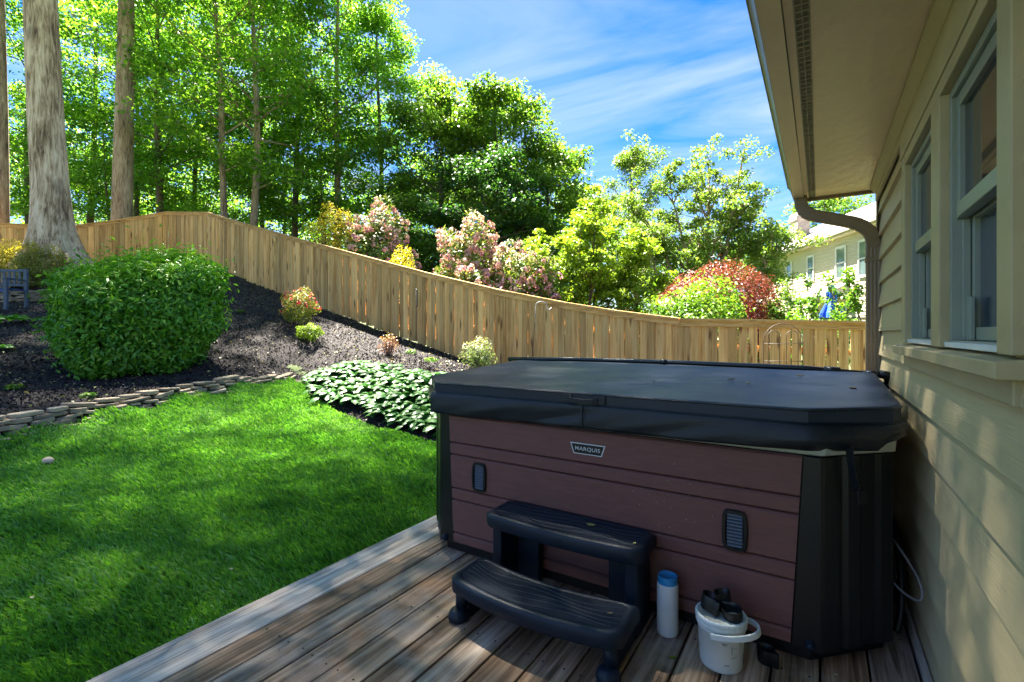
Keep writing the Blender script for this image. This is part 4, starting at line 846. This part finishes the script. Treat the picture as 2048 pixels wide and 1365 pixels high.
mb = MB(); mb.ext([(-.1885, YN, SZ+.10), (-.1885, YN, SZ+.08), (-.176, YN, SZ+.06), (-.155, YN, SZ-.012), (-.0915, YN, SZ-.012), (-.0915, YN, SZ+.10)], (0, YC+.03-YN, 0)); mb.ext([(-.193, YN, SZ+.08), (-.182, YN, SZ+.075), (-.182, YN, SZ+.09), (-.193, YN, SZ+.10)], (0, YC+.03-YN, 0)); mb.build('gutter', M['gutter'], hs_, bevel=.002, seg=1)
mb = MB(); mb.box(-.153, -.0925, YN, YC+.02, SZ-.0165, SZ-.0125); mb.build('gutter_bottom', M['soffit'], hs_)
mb = MB(); mb.box(-.0895, WX+.2, YC+.041, YC+.062, SZ-.022, SZ+.16); mb.build('rake_board', M['spout'], hs_)
mb = MB(); mb.box(-.185, 7, YN, YC+.07, SZ+.105, SZ+.2); mb.ext([(-.2, YN, SZ+.2), (3.5, YN, SZ+2), (7, YN, SZ+.2)], (0, YC+.07-YN, 0)); mb.build('roof', M['shingle'], hs_)
# downspout
sp = []; YS = 3.88
def sx(u, v, y=YS):
    rho = (u-1024)/FPX; d = y/(rho*SY+CY); return Vector((d*(rho*CY-SY), y, CAMH-(v-666)/FPX*d))
ctrlp = [sx(1601, 384), sx(1601, 398), sx(1602, 409), sx(1606, 419), sx(1613, 426.5), sx(1623, 431), sx(1650, 436), sx(1680, 441), sx(1702, 445), sx(1716, 449), sx(1728, 455), sx(1738, 463.5), sx(1744.5, 474), sx(1746.5, 486), sx(1746.5, 500)]
pts = []
for i in range(len(ctrlp)-1):
    n = 5 if (1 <= i <= 4 or 8 <= i <= 12) else 2
    for j in range(n): pts.append(ctrlp[i].lerp(ctrlp[i+1], j/n))
pts.append(ctrlp[-1]); base_x = pts[-1].x
mb = MB(); rings = []
for i, p in enumerate(pts):
    t = (pts[min(i+1, len(pts)-1)]-pts[max(i-1, 0)]).normalized(); a = Vector((0, 1, 0)); b_ = a.cross(t).normalized()
    el = (p.z > ctrlp[5].z-.004) or (p.z < ctrlp[8].z); w_ = .038*(1.045 if el and i % 2 else 1); hh = .026*(1.045 if el and i % 2 else 1)
    rings.append([p+b_*w_*x+a*hh*y for x, y in ((-1, -.8), (-.8, -1), (.8, -1), (1, -.8), (1, .8), (.8, 1), (-.8, 1), (-1, .8))])
dsp = thing('downspout', (base_x, YS, -.3), 'brown metal downspout with an S-bend at the house corner', 'downspout')
mb.loft(rings); mb.build('elbow', M['spout'], dsp)
mb = MB(); zs = pts[-1].z+.012
prof = []
for k in range(9): prof.append((-.040+.010*k, -.0275-(.0025 if k % 2 else 0)))
prof += [(.040, .0275), (-.040, .0275)]
mb.ext([(base_x+a, YS+b_, -.3) for a, b_ in prof], (0, 0, zs+.3)); mb.build('pipe', M['spout'], dsp, bevel=.001, seg=1)
mb = MB(); mb.box(base_x-.044, base_x+.050, YS-.033, YS+.031, zs-.09, zs-.062); mb.box(base_x+.0, WX+.0, YS-.034, YS+.028, 1.145, 1.165); mb.build('strap', M['spout'], dsp, bevel=.002)

# ---------------------------------------------------------------- hot tub
X0, X1, YF, YB, CH = -1.778, .007, 2.054, 4.24, .225
XL, XR = X0-CH, .222
tub = thing('hot_tub', ((X0+X1)/2, (YF+YB)/2, 0), 'square hot tub with plum panels and black corners on the deck', 'hot tub')
def octo(z, o=0, ch=CH, x0=None, x1=None, y0=None, y1=None):
    a, b_, c, d = XL-o, XR+o, YF-o, YB+o; k = ch-o*.4
    return [(a+k, c, z), (b_-k, c, z), (b_, c+k, z), (b_, d-k, z), (b_-k, d, z), (a+k, d, z), (a, d-k, z), (a, c+k, z)]
mb = MB(); mb.loft([octo(.0, -.018), octo(.05, -.018), octo(.051, -.010), octo(.755, -.004)]); mb.build('cabinet', M['blackpl'], tub, bevel=.004)
# front planks: trapezoid with shallow round edges
zs_ = [.056, .112, .291, .354, .536, .6005, .753]; mb = MB()
def pxl(z): return -1.681-.032*(z-.05)/.70
def pxr(z): return -.091+.038*(z-.05)/.70
for i in range(6):
    a, b_ = zs_[i]+.002, zs_[i+1]-.002; yb = YF+.006-.006*(a-.05)/.7
    yo = YF-.016
    rings = []
    for xx in (0, 1):
        rings.append([((pxl, pxr)[xx](z_), y_, z_) for z_, y_ in ((a, YF+.01), (a, yo+.007), (a+.006, yo), (b_-.008, yo), (b_, yo+.009), (b_, YF+.01))])
    mb.loft(rings, i*.15)
mb.build('front_panel', M['panel'], tub)
mb = MB()
for sy in (0,):   # side and back panels
    for i in range(6):
        a, b_ = zs_[i]+.002, zs_[i+1]-.002; mb.box(XL-.006, XL+.01, YF+CH+.08, YB-CH-.08, a, b_); mb.box(X0+.1, X1-.1, YB-.01, YB+.01, a, b_); mb.box(XR-.012, XR+.004, YF+CH+.08, YB-CH-.08, a, b_)
mb.build('side_panel', M['panel'], tub)
# corner mouldings with ribs
def corner(sgn, x_in, x_out, lab):
    mb = MB()
    xc, yc = (X1, YF) if sgn > 0 else (X0, YF); xe, ye = (XR, YF+CH) if sgn > 0 else (XL, YF+CH)
    rings = []
    for z_, o in ((.052, .010), (.4, .006), (.752, .004)):
        xi = (pxr(z_)+.003) if sgn > 0 else (pxl(z_)-.003); ring = []
        pl = [(xi, YF-.012), (xc-sgn*.004, YF-.014)]; dirv = Vector((xe-xc, ye-yc)); nv = Vector((dirv.y, -dirv.x))*sgn; nv.normalize()
        for f, h_ in ((.0, .012), (.20, .012), (.24, -.004), (.30, -.004), (.34, .012), (.50, .012), (.56, .002), (.76, .002), (.82, .012), (1.0, .012)):
            q = Vector((xc, yc))+dirv*f+nv*h_; pl.append((q.x, q.y))
        pl += [(xe, ye+.07), (xe-sgn*.03, ye+.07), (xc-sgn*.03, yc+.05), (xi, YF+.03)]
        rings.append([(x_, y_, z_) for x_, y_ in pl])
    mb.loft(rings); mb.build('corner_moulding', M['blackpl'], tub, bevel=.0025)
    kx = X1-.035 if sgn > 0 else X0+.04; mb = MB(); prof = [(.017, 0), (.018, .004), (.013, .012), (.012, .02), (.006, .024)]
    mb.loft([[(kx+r*math.cos(a)*(1+.12*math.cos(5*a)), YF-.014-h_, .075+r*math.sin(a)*(1+.12*math.cos(5*a))) for a in [2*math.pi*i/20 for i in range(20)]] for r, h_ in prof]); mb.build('knob', M['steppl'], tub, smooth=True, bevel=.001)
corner(1, 0, 0, ''); corner(-1, 0, 0, '')
mb = MB(); mb.loft([octo(.757, .006), octo(.762, .014), octo(.84, .020), octo(.86, .004)]); mb.build('rim', M['rim'], tub, bevel=.003)
# vents
def vent(xc, zc, w_, h_):
    y = YF-.0165; mb = MB()
    def ring(sx_, sz_, yy, bul=.10):
        out = []
        for i in range(24):
            a = 2*math.pi*i/24; x_ = math.copysign(abs(math.cos(a))**.35, math.cos(a)); z_ = math.copysign(abs(math.sin(a))**.35, math.sin(a))
            out.append((xc+x_*sx_*(1+bul*(1-z_*z_)), yy, zc+z_*sz_))
        return out
    a, b_ = w_/2, h_/2
    mb.loft([ring(a*.93, b_, y+.001), ring(a*.93, b_, y-.008), ring(a*.88, b_*.97, y-.012), ring(a*.68, b_*.84, y-.012), ring(a*.64, b_*.82, y-.002)], cap=False); v = mb.build('vent', M['blackpl'], tub)
    mb = MB(); mb.box(xc-a*.7, xc+a*.7, y-.001, y+.0005, zc-b_*.83, zc+b_*.83); mb.build('vent_back', M['dark'], v)
    mb = MB(); n = 10
    for i in range(n):
        z_ = zc-b_*.74+b_*1.5*i/(n-1); mb.ext([(xc-a*.60, y-.009, z_-.004), (xc-a*.60, y-.0085, z_-.0015), (xc-a*.60, y-.002, z_+.004), (xc-a*.60, y-.002, z_+.001)], (a*1.2, 0, 0))
    mb.build('louvre', M['louvre'], v)
vent(-1.505, .442, .090, .153); vent(-.277, .435, .091, .158)
# badge
cxb, czb = -.893, .667; bdy = YF-.0165
def trap(wt_, wb_, h_, y): return [(cxb-wb_/2, y, czb-h_/2), (cxb+wb_/2, y, czb-h_/2), (cxb+wt_/2, y, czb+h_/2), (cxb-wt_/2, y, czb+h_/2)]
mb = MB(); mb.ext(trap(.172, .138, .050, bdy), (0, -.0025, 0)); bd = mb.build('badge', M['silver'], tub)
mb = MB(); mb.ext(trap(.160, .130, .042, bdy-.0026), (0, -.0006, 0)); mb.build('badge_field', M['blackpl'], bd)
cu = bpy.data.curves.new('t', 'FONT'); cu.body = 'MARQUIS'; cu.size = .030; cu.align_x = 'CENTER'; cu.align_y = 'CENTER'; cu.extrude = .0004; cu.offset = .0001; cu.space_character = 1.08
to = bpy.data.objects.new('t', cu); COL.objects.link(to); dg = bpy.context.evaluated_depsgraph_get(); me = bpy.data.meshes.new_from_object(to.evaluated_get(dg)); COL.objects.unlink(to)
bb = [v.co.x for v in me.vertices]; sc = .122/(max(bb)-min(bb)); me.materials.clear()
me.transform(Matrix.Translation((cxb, bdy-.0040, czb)) @ Matrix.Rotation(math.pi/2, 4, 'X') @ Matrix.Diagonal((sc, .80, 1, 1)))
link('badge_lettering', me, M['silver'], bd)
# lifter bar
YBAR = 3.33; mb = MB(); zb0 = .925+.052+.02
mb.tube([(-2.16, YBAR, .985), (-1.6, YBAR, .998), (-.9, YBAR, 1.0), (-.1, YBAR, .992), (.30, YBAR, .965)], .0155, 12); mb.build('lifter_bar', M['tube'], tub, smooth=True)
mb = MB()
for x0_, x1_, z_ in ((-.92, -.875, .9995), (.02, .10, .987), (.2, .3, .971)): mb = MB(); mb.tube([(x0_, YBAR, z_), (x1_, YBAR, z_-.003*(x1_ > 0))], .0185, 12); mb.build('bar_sleeve', M['tube'], tub, smooth=True)
mb = MB(); mb.tube([(.30, YBAR, .965), (.312, YBAR+.02, .94), (.305, YBAR+.15, .7), (.29, YBAR+.3, .35)], .014, 8); mb.tube([(-2.16, YBAR, .985), (-2.14, YBAR+.03, .94), (-2.10, YBAR+.18, .6)], .014, 8); mb.build('lifter_arm', M['tube'], tub, smooth=True)
mb = MB(); mb.tube([(.278, YBAR, .972), (.335, YBAR, .962)], [.023, .021], 12); mb.build('bar_grip', M['blackpl'], tub, smooth=True)
# ---------------------------------------------------------------- cover
cv = thing('spa_cover', ((X0+X1)/2, (YF+YB)/2, .87), 'navy-black vinyl folding cover lying on the hot tub', 'cover')
YM = 3.28
def zc(y): return .926+.056*(1-abs(y-YM)/(YM-YF+.03)) if y < YM else .926+.050*(1-(y-YM)/(YB-YM+.03))
def half(y0, y1, first):
    xl, xr = XL-.028, XR+.030; k = CH+.0
    if first: out = [(xl+k, y0), (-.035, y0), (xr-.03, y0+.16), (xr, y0+k), (xr, y1), (xl, y1), (xl, y0+k)]
    else: out = [(xl, y0), (xr, y0), (xr, y1-k*.6), (xr-k*.6, y1), (xl+k, y1), (xl, y1-k)]
    return out
def slab(pts, name):
    # dense top: shrink rings to the centre, with a gentle sag
    cx_ = sum(p[0] for p in pts)/len(pts); cy_ = sum(p[1] for p in pts)/len(pts)
    dense = []
    for i in range(len(pts)):
        a = Vector(pts[i]); b_ = Vector(pts[(i+1) % len(pts)]); n = max(1, int((b_-a).length/.06))
        for j in range(n): dense.append(a.lerp(b_, j/n))
    rings = [[(p.x, p.y, .874) for p in dense], [(p.x, p.y, zc(p.y)-.006) for p in dense]]
    for s_, dz in ((.997, -.001), (.985, .001), (.95, .0), (.85, -.004), (.7, -.007), (.5, -.009), (.25, -.010), (.02, -.010)):
        rings.append([(cx_+(p.x-cx_)*s_, cy_+(p.y-cy_)*s_, zc(cy_+(p.y-cy_)*s_)+dz+.002*math.sin(p.x*9+s_*7)*(1-s_)) for p in dense])
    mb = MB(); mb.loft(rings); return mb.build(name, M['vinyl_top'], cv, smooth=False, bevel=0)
for o in (slab(half(YF-.030, YM-.004, True), 'cover_panel'), slab(half(YM+.004, YB+.030, False), 'cover_panel')):
    for p in o.data.polygons: p.use_smooth = p.normal.z > .8
# piping line and skirt
def outline(o, n_=.03):
    xl, xr = XL-.028-o, XR+.030+o; k = CH; y0, y1 = YF-.030-o, YB+.030+o
    pts = [(xl+k, y0), (-.035, y0), (xr-.03, y0+.16), (xr, y0+k), (xr, y1-k), (xr-k, y1), (xl+k, y1), (xl, y1-k), (xl, y0+k)]; d_ = []
    for i in range(len(pts)):
        a = Vector(pts[i]); b_ = Vector(pts[(i+1) % len(pts)]); m_ = max(1, int((b_-a).length/n_))
        for j in range(m_): d_.append((a.lerp(b_, j/m_)))
    return d_
L0 = outline(.004); n = len(L0); mb = MB(); rings = []; cx_, cy_ = (XL+XR)/2, (YF+YB)/2
for kz in range(11):
    f = kz/10; ring = []
    for i, p in enumerate(L0):
        nrm_ = Vector((p.x-cx_, p.y-cy_)).normalized(); s_ = i*.03
        drop = .100+.012*min(1, max(0, (-.3-p.x)/1.2))+.004*math.sin(s_*1.9+.6)
        cr_ = math.exp(-((p.x-.03)**2+(p.y-2.08)**2)/.03)
        if p.x > .18: drop = .098-.050*min(1, max(0, (p.x-.12)/.13))+.0
        wr = .006*math.sin(s_*4.1+f*2.5)+.004*math.sin(s_*9.7+1+f*5)+.0022*math.sin(s_*23+f*9)
        bul = .006*min(1, f*9)+.007*math.sin(math.pi*f*.9)+wr*min(1, f*1.6)*1.2+.022*cr_*math.sin(math.pi*f)
        ring.append((p.x+nrm_.x*bul, p.y+nrm_.y*bul, .874-drop*f+.003*math.sin(s_*6+f*3)*f))
    rings.append(ring)
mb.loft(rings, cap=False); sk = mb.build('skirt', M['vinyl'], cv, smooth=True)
so = sk.modifiers.new('t', 'SOLIDIFY'); so.thickness = .003
L1 = outline(.0035); mb = MB(); mb.tube([(p.x, p.y, .875) for p in L1]+[(L1[0].x, L1[0].y, .875)], .0035, 6); mb.build('piping', M['vinyl'], cv, smooth=True)
# side face of the slab in darker vinyl (seam welt at the top edge)
mb = MB(); mb.tube([(p.x, p.y, zc(p.y)-.006) for p in outline(.0005)], .0035, 6); mb.build('edge_welt', M['vinyl'], cv, smooth=True)
mb = MB(); mb.tube([(-.905, YF-.047, .868), (-.903, YF-.055, .83), (-.906, YF-.050, .775)], 1, prof=[(-.004, -.0015), (.004, -.0015), (.004, .0015), (-.004, .0015)])
mb.build('seam', M['vinyl'], cv)
rf = np.random.default_rng(12); n_ = 46; fx_ = np.concatenate([rf.normal(-.52, .10, 30), rf.uniform(-1.6, -.2, 16)]); fz_ = np.concatenate([rf.normal(.50, .07, 30), rf.uniform(.15, .7, 16)])
fl = link('dried_flecks', leaves('dried_flecks', np.stack([fx_, np.full(n_, YF-.0175), fz_], 1), rf.normal(size=(n_, 3))*.08+np.array([0, -1, 0]), .006, .35, .5+.5*rf.random(n_), rf, np.tile(np.array([[.2, 0, 1.]]), (n_, 1))), M['litter'], tub); fl['kind'] = 'stuff'
# handle
hy = YF-.036; mb = MB(); hxc, hz = -.905, .899
mb.box(hxc-.105, hxc-.060, hy-.003, hy+.004, hz-.020, hz+.018); mb.box(hxc+.058, hxc+.105, hy-.003, hy+.004, hz-.020, hz+.018)
mb.tube([(hxc-.07, hy-.006, hz-.004), (hxc-.05, hy-.014, hz-.007), (hxc, hy-.017, hz-.010), (hxc+.05, hy-.014, hz-.007), (hxc+.07, hy-.006, hz-.004)], 1, prof=[(-.003, -.014), (.003, -.014), (.003, .012), (-.003, .012)]); mb.build('handle', M['vinyl'], cv, bevel=.0015)
# strap with buckle
sp0 = Vector((.075, YF+.035, .80)); mb = MB(); nd = Vector((.7, -.7, 0))
a_ = sp0+nd*.018; pts = [a_+Vector((0, 0, -.0)), a_+Vector((.004, .004, -.06)), a_+Vector((.014, .014, -.12)), a_+Vector((.026, .026, -.175))]
mb.tube(pts, 1, prof=[(-.010, -.010), (.010, .010), (.008, .012), (-.012, -.008)]); mb.build('strap', M['vinyl'], cv)
q = pts[-1]; mb = MB(); t1 = Vector((.7, .7, 0)); mb.ext([q+t1*-.02+nd*.006+Vector((0, 0, .02)), q+t1*.02+nd*.006+Vector((0, 0, .02)), q+t1*.024+nd*.006+Vector((0, 0, -.03)), q+t1*-.016+nd*.006+Vector((0, 0, -.03))], nd*.012); mb.build('buckle', M['blackpl'], cv, bevel=.003)
# dry leaves on the cover
def curl(name, c, s, ang, label, cat='leaf', mat='litter', rnd=.5):
    rg_ = random.Random(int(c[0]*1000)+7); mb = MB(); ca, sa = math.cos(ang), math.sin(ang); vs = []
    for i in range(7):
        t = i/6; w_ = math.sin(math.pi*min(1, t*.9+.08))*s*.36
        for j in (-1, 0, 1): vs.append((c[0]+ca*(t-.5)*s*1.2-sa*w_*j, c[1]+sa*(t-.5)*s*1.2+ca*w_*j, c[2]+abs(j)*s*.18+s*.3*(t-.5)**2))
    mb.add(vs, [(i*3+j, i*3+j+1, i*3+j+4, i*3+j+3) for i in range(6) for j in (0, 1)], rnd); o = mb.build(name, M[mat], smooth=True); so = o.modifiers.new('t', 'SOLIDIFY'); so.thickness = .0012
    return tag(o, label, cat)
def ontop(u, v):
    zz = .95
    for _ in range(6):
        d = (CAMH-zz)*FPX/(v-666); q = P(u, v, d); zz = zc(q.y)-.004
    return q+Vector((0, 0, .0))
for (u, v, s, a, lab, rr) in [(1462, 760, .022, .4, 'small curled tan leaf on the cover, left of the pair near the middle', .4), (1497, 768, .020, 1.9, 'small curled tan leaf on the cover, right of the pair near the middle', .55), (1706, 778, .022, 2.4, 'reddish dry leaf on the right end of the cover', .12), (1308, 764, .01, 1, 'dark crumb on the middle of the cover', .0), (1600, 753, .02, .3, 'dry leaf lying against the lifter bar', .45)]:
    q = ontop(u, v); curl('dry_leaf', q, s*1.3, a, lab, rnd=rr)

# ---------------------------------------------------------------- steps
st = thing('spa_steps', (-.94, 1.8, 0), 'two-tread black plastic spa steps against the hot tub', 'steps')
def tread(x0, x1, yf, yb, zt, bf, bb_, th, name):
    n = 24; mb = MB(); rings = []
    xs_ = [x0+(x1-x0)*i/n for i in range(n+1)]; xm = (x0+x1)/2; hw = (x1-x0)/2
    def out(ins, z):
        f = [(x_, yf-bf*(1-((x_-xm)/hw)**2)) for x_ in xs_]; b_ = [(x_, yb-bb_*(1-((x_-xm)/hw)**2)) for x_ in xs_[::-1]]
        pl = [Vector(p) for p in f+b_]; c = Vector((xm, (yf+yb)/2)); r = []
        for p in pl:
            sx_ = (hw-ins)/hw; sy_ = ((yb-yf)/2-ins)/((yb-yf)/2); midy = (yf+yb)/2-(bf+bb_)/2*(1-((p.x-xm)/hw)**2)
            # rounded corners
            ex = abs(p.x-xm)/hw; rc_ = .022*max(0, (ex-.965)/.035)
            dy_ = (p.y-midy)*sy_; dy_ -= math.copysign(rc_, dy_)
            r.append((c.x+(p.x-xm)*sx_, midy+dy_, z))
        return r
    for ins, z in ((.004, zt-th), (.0, zt-th+.006), (.0, zt-.016), (.004, zt-.006), (.011, zt-.001), (.018, zt), (.030, zt), (.032, zt-.0025)): rings.append(out(ins, z))
    mb.loft(rings); o = mb.build(name, M['steppl'], st, smooth=True, bevel=0)
    for p in o.data.polygons:
        if len(p.vertices) > 10: p.use_smooth = False
    # wavy raised lines
    mb = MB()
    for k in range(5):
        pts = []
        for i in range(41):
            t = .04+.92*i/40; x_ = x0+(x1-x0)*t; yy = (yf-bf*(1-((x_-xm)/hw)**2)); dep = (yb-yf)-(bb_-bf)*(1-((x_-xm)/hw)**2)
            pts.append((x_, yy+.045+(dep-.09)*(k+.5)/5+.014*math.sin(t*11+k*.7), zt-.0030))
        mb.tube(pts, 1, prof=[(-.003, 0), (0, .0022), (.003, 0)], cap=False)
    mb.build('grip_line', M['steppl'], st)
tread(-1.314, -.572, 1.812, 2.030, .367, .030, .0, .062, 'tread')
tread(-1.312, -.565, 1.556, 1.790, .181, .052, .050, .060, 'tread')
def leg(pts_, name='leg', bev=.008):
    mb = MB()
    for q in pts_: mb.box(*q)
    mb.build(name, M['steppl'], st, smooth=False, bevel=bev, seg=3)
for sgn, xo, xi in ((-1, -1.285, -1.235), (1, -.600, -.650)):
    a, b_ = min(xo, xi), max(xo, xi)
    leg([(a, b_, 1.84, 2.02, .0, .306)], 'side_panel'); leg([(a+.004, b_-.004, 1.60, 1.842, .0, .055)], 'side_rail')
    leg([(min(xi, xi-sgn*.12), max(xi, xi-sgn*.12), 1.975, 2.015, .0, .306)], 'back_panel')
    cxx = (xo+xi)/2+sgn*.012; mb = MB(); mb.lathe([(.026, .04), (.024, .124)], (cxx, 1.595, 0), 20); mb.build('leg', M['steppl'], st, smooth=True)
    mb = MB(); mb.lathe([(.030, 0), (.040, .004), (.044, .014), (.043, .026), (.036, .040), (.026, .048), (.02, .05)], (cxx, 1.575, 0), 24); mb.build('foot', M['steppl'], st, smooth=True)
for (x_, y_, z_, s, a, lab, rr) in [(-.83, 1.93, .368, .03, .2, 'curled husk on the upper step', .7), (-.615, 1.86, .368, .016, 1.2, 'small husk at the right end of the upper step', .7), (-.64, 1.66, .182, .016, .5, 'small brown crumb on the lower step', .3)]:
    curl('dry_husk', (x_, y_, z_), s, a, lab, rnd=rr)

# ---------------------------------------------------------------- bottle, bucket, clips, cable
bt = thing('test_strip_bottle', (-.512, 1.955, 0), 'tall white plastic bottle with a blue cap beside the steps', 'bottle')
mb = MB(); mb.lathe([(.030, .0), (.038, .003), (.041, .012), (.041, .190), (.0405, .193), (.041, .196), (.040, .200), (.036, .204)], (-.512, 1.955, 0), 40); mb.build('body', M['white'], bt, smooth=True, bevel=.0008)
mb = MB(); mb.lathe([(.0372, .200), (.0378, .204), (.0378, .229), (.0368, .232), (.0350, .2325), (.0345, .2285), (.001, .2280)], (-.512, 1.955, 0), 40); mb.build('cap', M['bluecap'], bt, smooth=True)
BX, BY = -.303, 1.888
bk = thing('plastic_bucket', (BX, BY, 0), 'small white lidded bucket holding black clips on its lid', 'bucket')
mb = MB(); mb.lathe([(.064, 0), (.070, .002), (.072, .008), (.0795, .135), (.0815, .136), (.083, .142), (.0815, .148), (.0805, .155)], (BX, BY, 0), 56); mb.build('body', M['bucket'], bk, smooth=True)
mb = MB(); mb.lathe([(.0845, .148), (.0865, .150), (.0870, .160), (.0860, .163), (.0865, .166), (.0868, .178), (.084, .182), (.078, .182), (.076, .177), (.002, .177)], (BX, BY, 0), 56); ld = mb.build('lid', M['bucket'], bk, smooth=True)
mb = MB()
for i in range(64):
    a = 2*math.pi*i/64
    if i % 16 < 10: c = Vector((BX+math.cos(a)*.0868, BY+math.sin(a)*.0868, .172)); t = Vector((-math.sin(a), math.cos(a), 0)); r_ = Vector((math.cos(a), math.sin(a), 0)); mb.ext([c-t*.0018-Vector((0, 0, .005)), c+t*.0018-Vector((0, 0, .005)), c+t*.0018+r_*.0015-Vector((0, 0, .005)), c-t*.0018+r_*.0015-Vector((0, 0, .005))], (0, 0, .010))
mb.build('lid_rib', M['bucket'], ld)
# bail handle lying down towards +x
mb = MB(); pts = []
hd = Vector((.93, -.2, 0)).normalized(); hp = Vector((.2, .93, 0)).normalized()
for i in range(25):
    a = -math.pi/2+math.pi*i/24; rr = .092
    ex = math.cos(a); pts.append(Vector((BX, BY, .140))+hp*math.sin(a)*rr+hd*(ex*.128)+Vector((0, 0, -.006+.026*ex)))
mb.tube(pts, 1, prof=[(-.004, -.010), (.004, -.010), (.004, .010), (-.004, .010)]); mb.build('handle', M['bucket'], bk, bevel=.002)
mb = MB()
def onb(a, z, w_, h_):   # printed marks on the body facing the camera
    r_ = .0725+(z-.008)*.059+.0006; vs = []
    for i in range(5):
        aa = a+(i/4-.5)*w_/r_
        vs += [(BX+math.cos(aa)*r_, BY+math.sin(aa)*r_, z-h_/2), (BX+math.cos(aa)*(r_+.059*h_), BY+math.sin(aa)*(r_+.059*h_), z+h_/2)]
    mb.add(vs, [(2*i, 2*i+2, 2*i+3, 2*i+1) for i in range(4)])
an = math.atan2(-BY, -BX)+.45
onb(an-.30, .112, .017, .004); onb(an-.30, .107, .015, .0018); onb(an+.04, .122, .004, .006)
for i in range(6): onb(an+.02, .078+.0055*i, .006, .0022)
onb(an+.20, .072, .010, .0016); onb(an+.15, .064, .024, .0018); onb(an+.13, .098, .024, .0014); onb(an-.20, .036, .016, .004)
mb.build('measure_marks', M['print'], bk)
# mulch crumbs around
def clip(name, c, ang, r_, h_, label, tilt=0):
    """teardrop band of black plastic, pinched at one side"""
    mb = MB(); pts = []
    for i in range(29):
        a = 2*math.pi*i/28; f = (1-math.cos(a))/2
        x_ = -math.cos(a)*r_*1.15; y_ = math.sin(a)*r_*(.9 if math.cos(a) < .3 else .9-.62*(math.cos(a)-.3)/.7)
        x_ = x_-(.35*r_ if math.cos(a) > .85 else 0)
        pts.append(Vector((x_, y_, 0)))
    R_ = Matrix.Rotation(ang, 3, 'Z') @ Matrix.Rotation(tilt, 3, 'X'); rings = []
    for z_, o in ((0, .93), (h_*.3, .98), (h_, 1.0), (h_+.001, .99), (h_, .93), (h_*.3, .90), (.0, .86)):
        rings.append([Vector(c)+R_ @ Vector((p.x*o, p.y*o, z_)) for p in pts[:-1]])
    rings.append(rings[0]); mb.loft(rings, cap=False)
    o = mb.build(name, M['blackpl'], smooth=True); return tag(o, label, 'clip')
clip('plastic_clip', (BX-.040, BY+.0, .181), 2.2, .036, .048, 'black plastic clip on the bucket lid, the left one', .25)
clip('plastic_clip', (BX+.005, BY+.035, .190), 1.2, .030, .050, 'black plastic clip standing highest on the bucket lid', -.2)
clip('plastic_clip', (BX+.038, BY-.012, .181), -.5, .036, .038, 'black plastic clip on the bucket lid, the right one', .2)
q = P(1534, 1325, 1.2*FPX/(1325-666)); clip('plastic_clip', (q.x, q.y, .001), 2.6, .032, .050, 'black plastic clip lying on the deck right of the bucket')
def cat(p, n=7):
    p = [Vector(q) for q in p]; o = []
    for i in range(len(p)-1):
        a, b_, c, d = p[max(0, i-1)], p[i], p[i+1], p[min(len(p)-1, i+2)]
        for k in range(n): t = k/n; o.append(.5*((2*b_)+(c-a)*t+(2*a-5*b_+4*c-d)*t*t+(3*b_-a-3*c+d)*t**3))
    return o+[p[-1]]
cb_ = thing('power_cable', (.25, 2.35, .1), 'thin grey cable looping out between the hot tub and the wall', 'cable')
mb = MB(); mb.tube(cat([(.212, 2.44, .42), (.25, 2.31, .395), (.285, 2.20, .35), (.298, 2.15, .305), (.285, 2.16, .272), (.25, 2.24, .262), (.212, 2.36, .268)]), .0042, 8); mb.build('cable', M['cable'], cb_, smooth=True)
mb = MB(); mb.tube(cat([(.25, 2.75, .40), (.27, 2.62, .36), (.28, 2.52, .24), (.275, 2.46, .1), (.26, 2.44, .01)]), .014, 8); mb.build('conduit', M['blackpl'], cb_, smooth=True)
for (u, v, s, a, m_, rr, lab) in [(1346, 1318, .022, .3, 'leaf_lime', .5, 'green leaf scrap on the deck between the bottle and bucket'), (1353, 1270, .03, 1.3, 'litter', .5, 'dry leaf tucked against the foot of the white bottle'), (1672, 1352, .012, .4, 'litter', .9, 'pale crumb on the deck in front of the tub corner')]:
    d = 1.2*FPX/(v-666); q = P(u, v, d); curl('leaf_scrap', (q.x, q.y, .002), s, a, lab, mat=m_, rnd=rr)
rg3 = np.random.default_rng(8); n = 260
x = np.concatenate([rg3.uniform(-1.7, .2, n//2), rg3.uniform(-1.9, .25, n//2)]); y = np.concatenate([rg3.normal(2.03, .03, n//2), rg3.uniform(.8, 2.0, n//2)])
tag(link('debris', leaves('debris', np.stack([x, y, np.full(n, .004)], 1), rg3.normal(size=(n, 3))*.2+np.array([0, 0, 1]), .008, .5, rg3.random(n), rg3), M['litter']), 'fine dry plant crumbs on the deck in front of the hot tub', None, None, 'stuff')
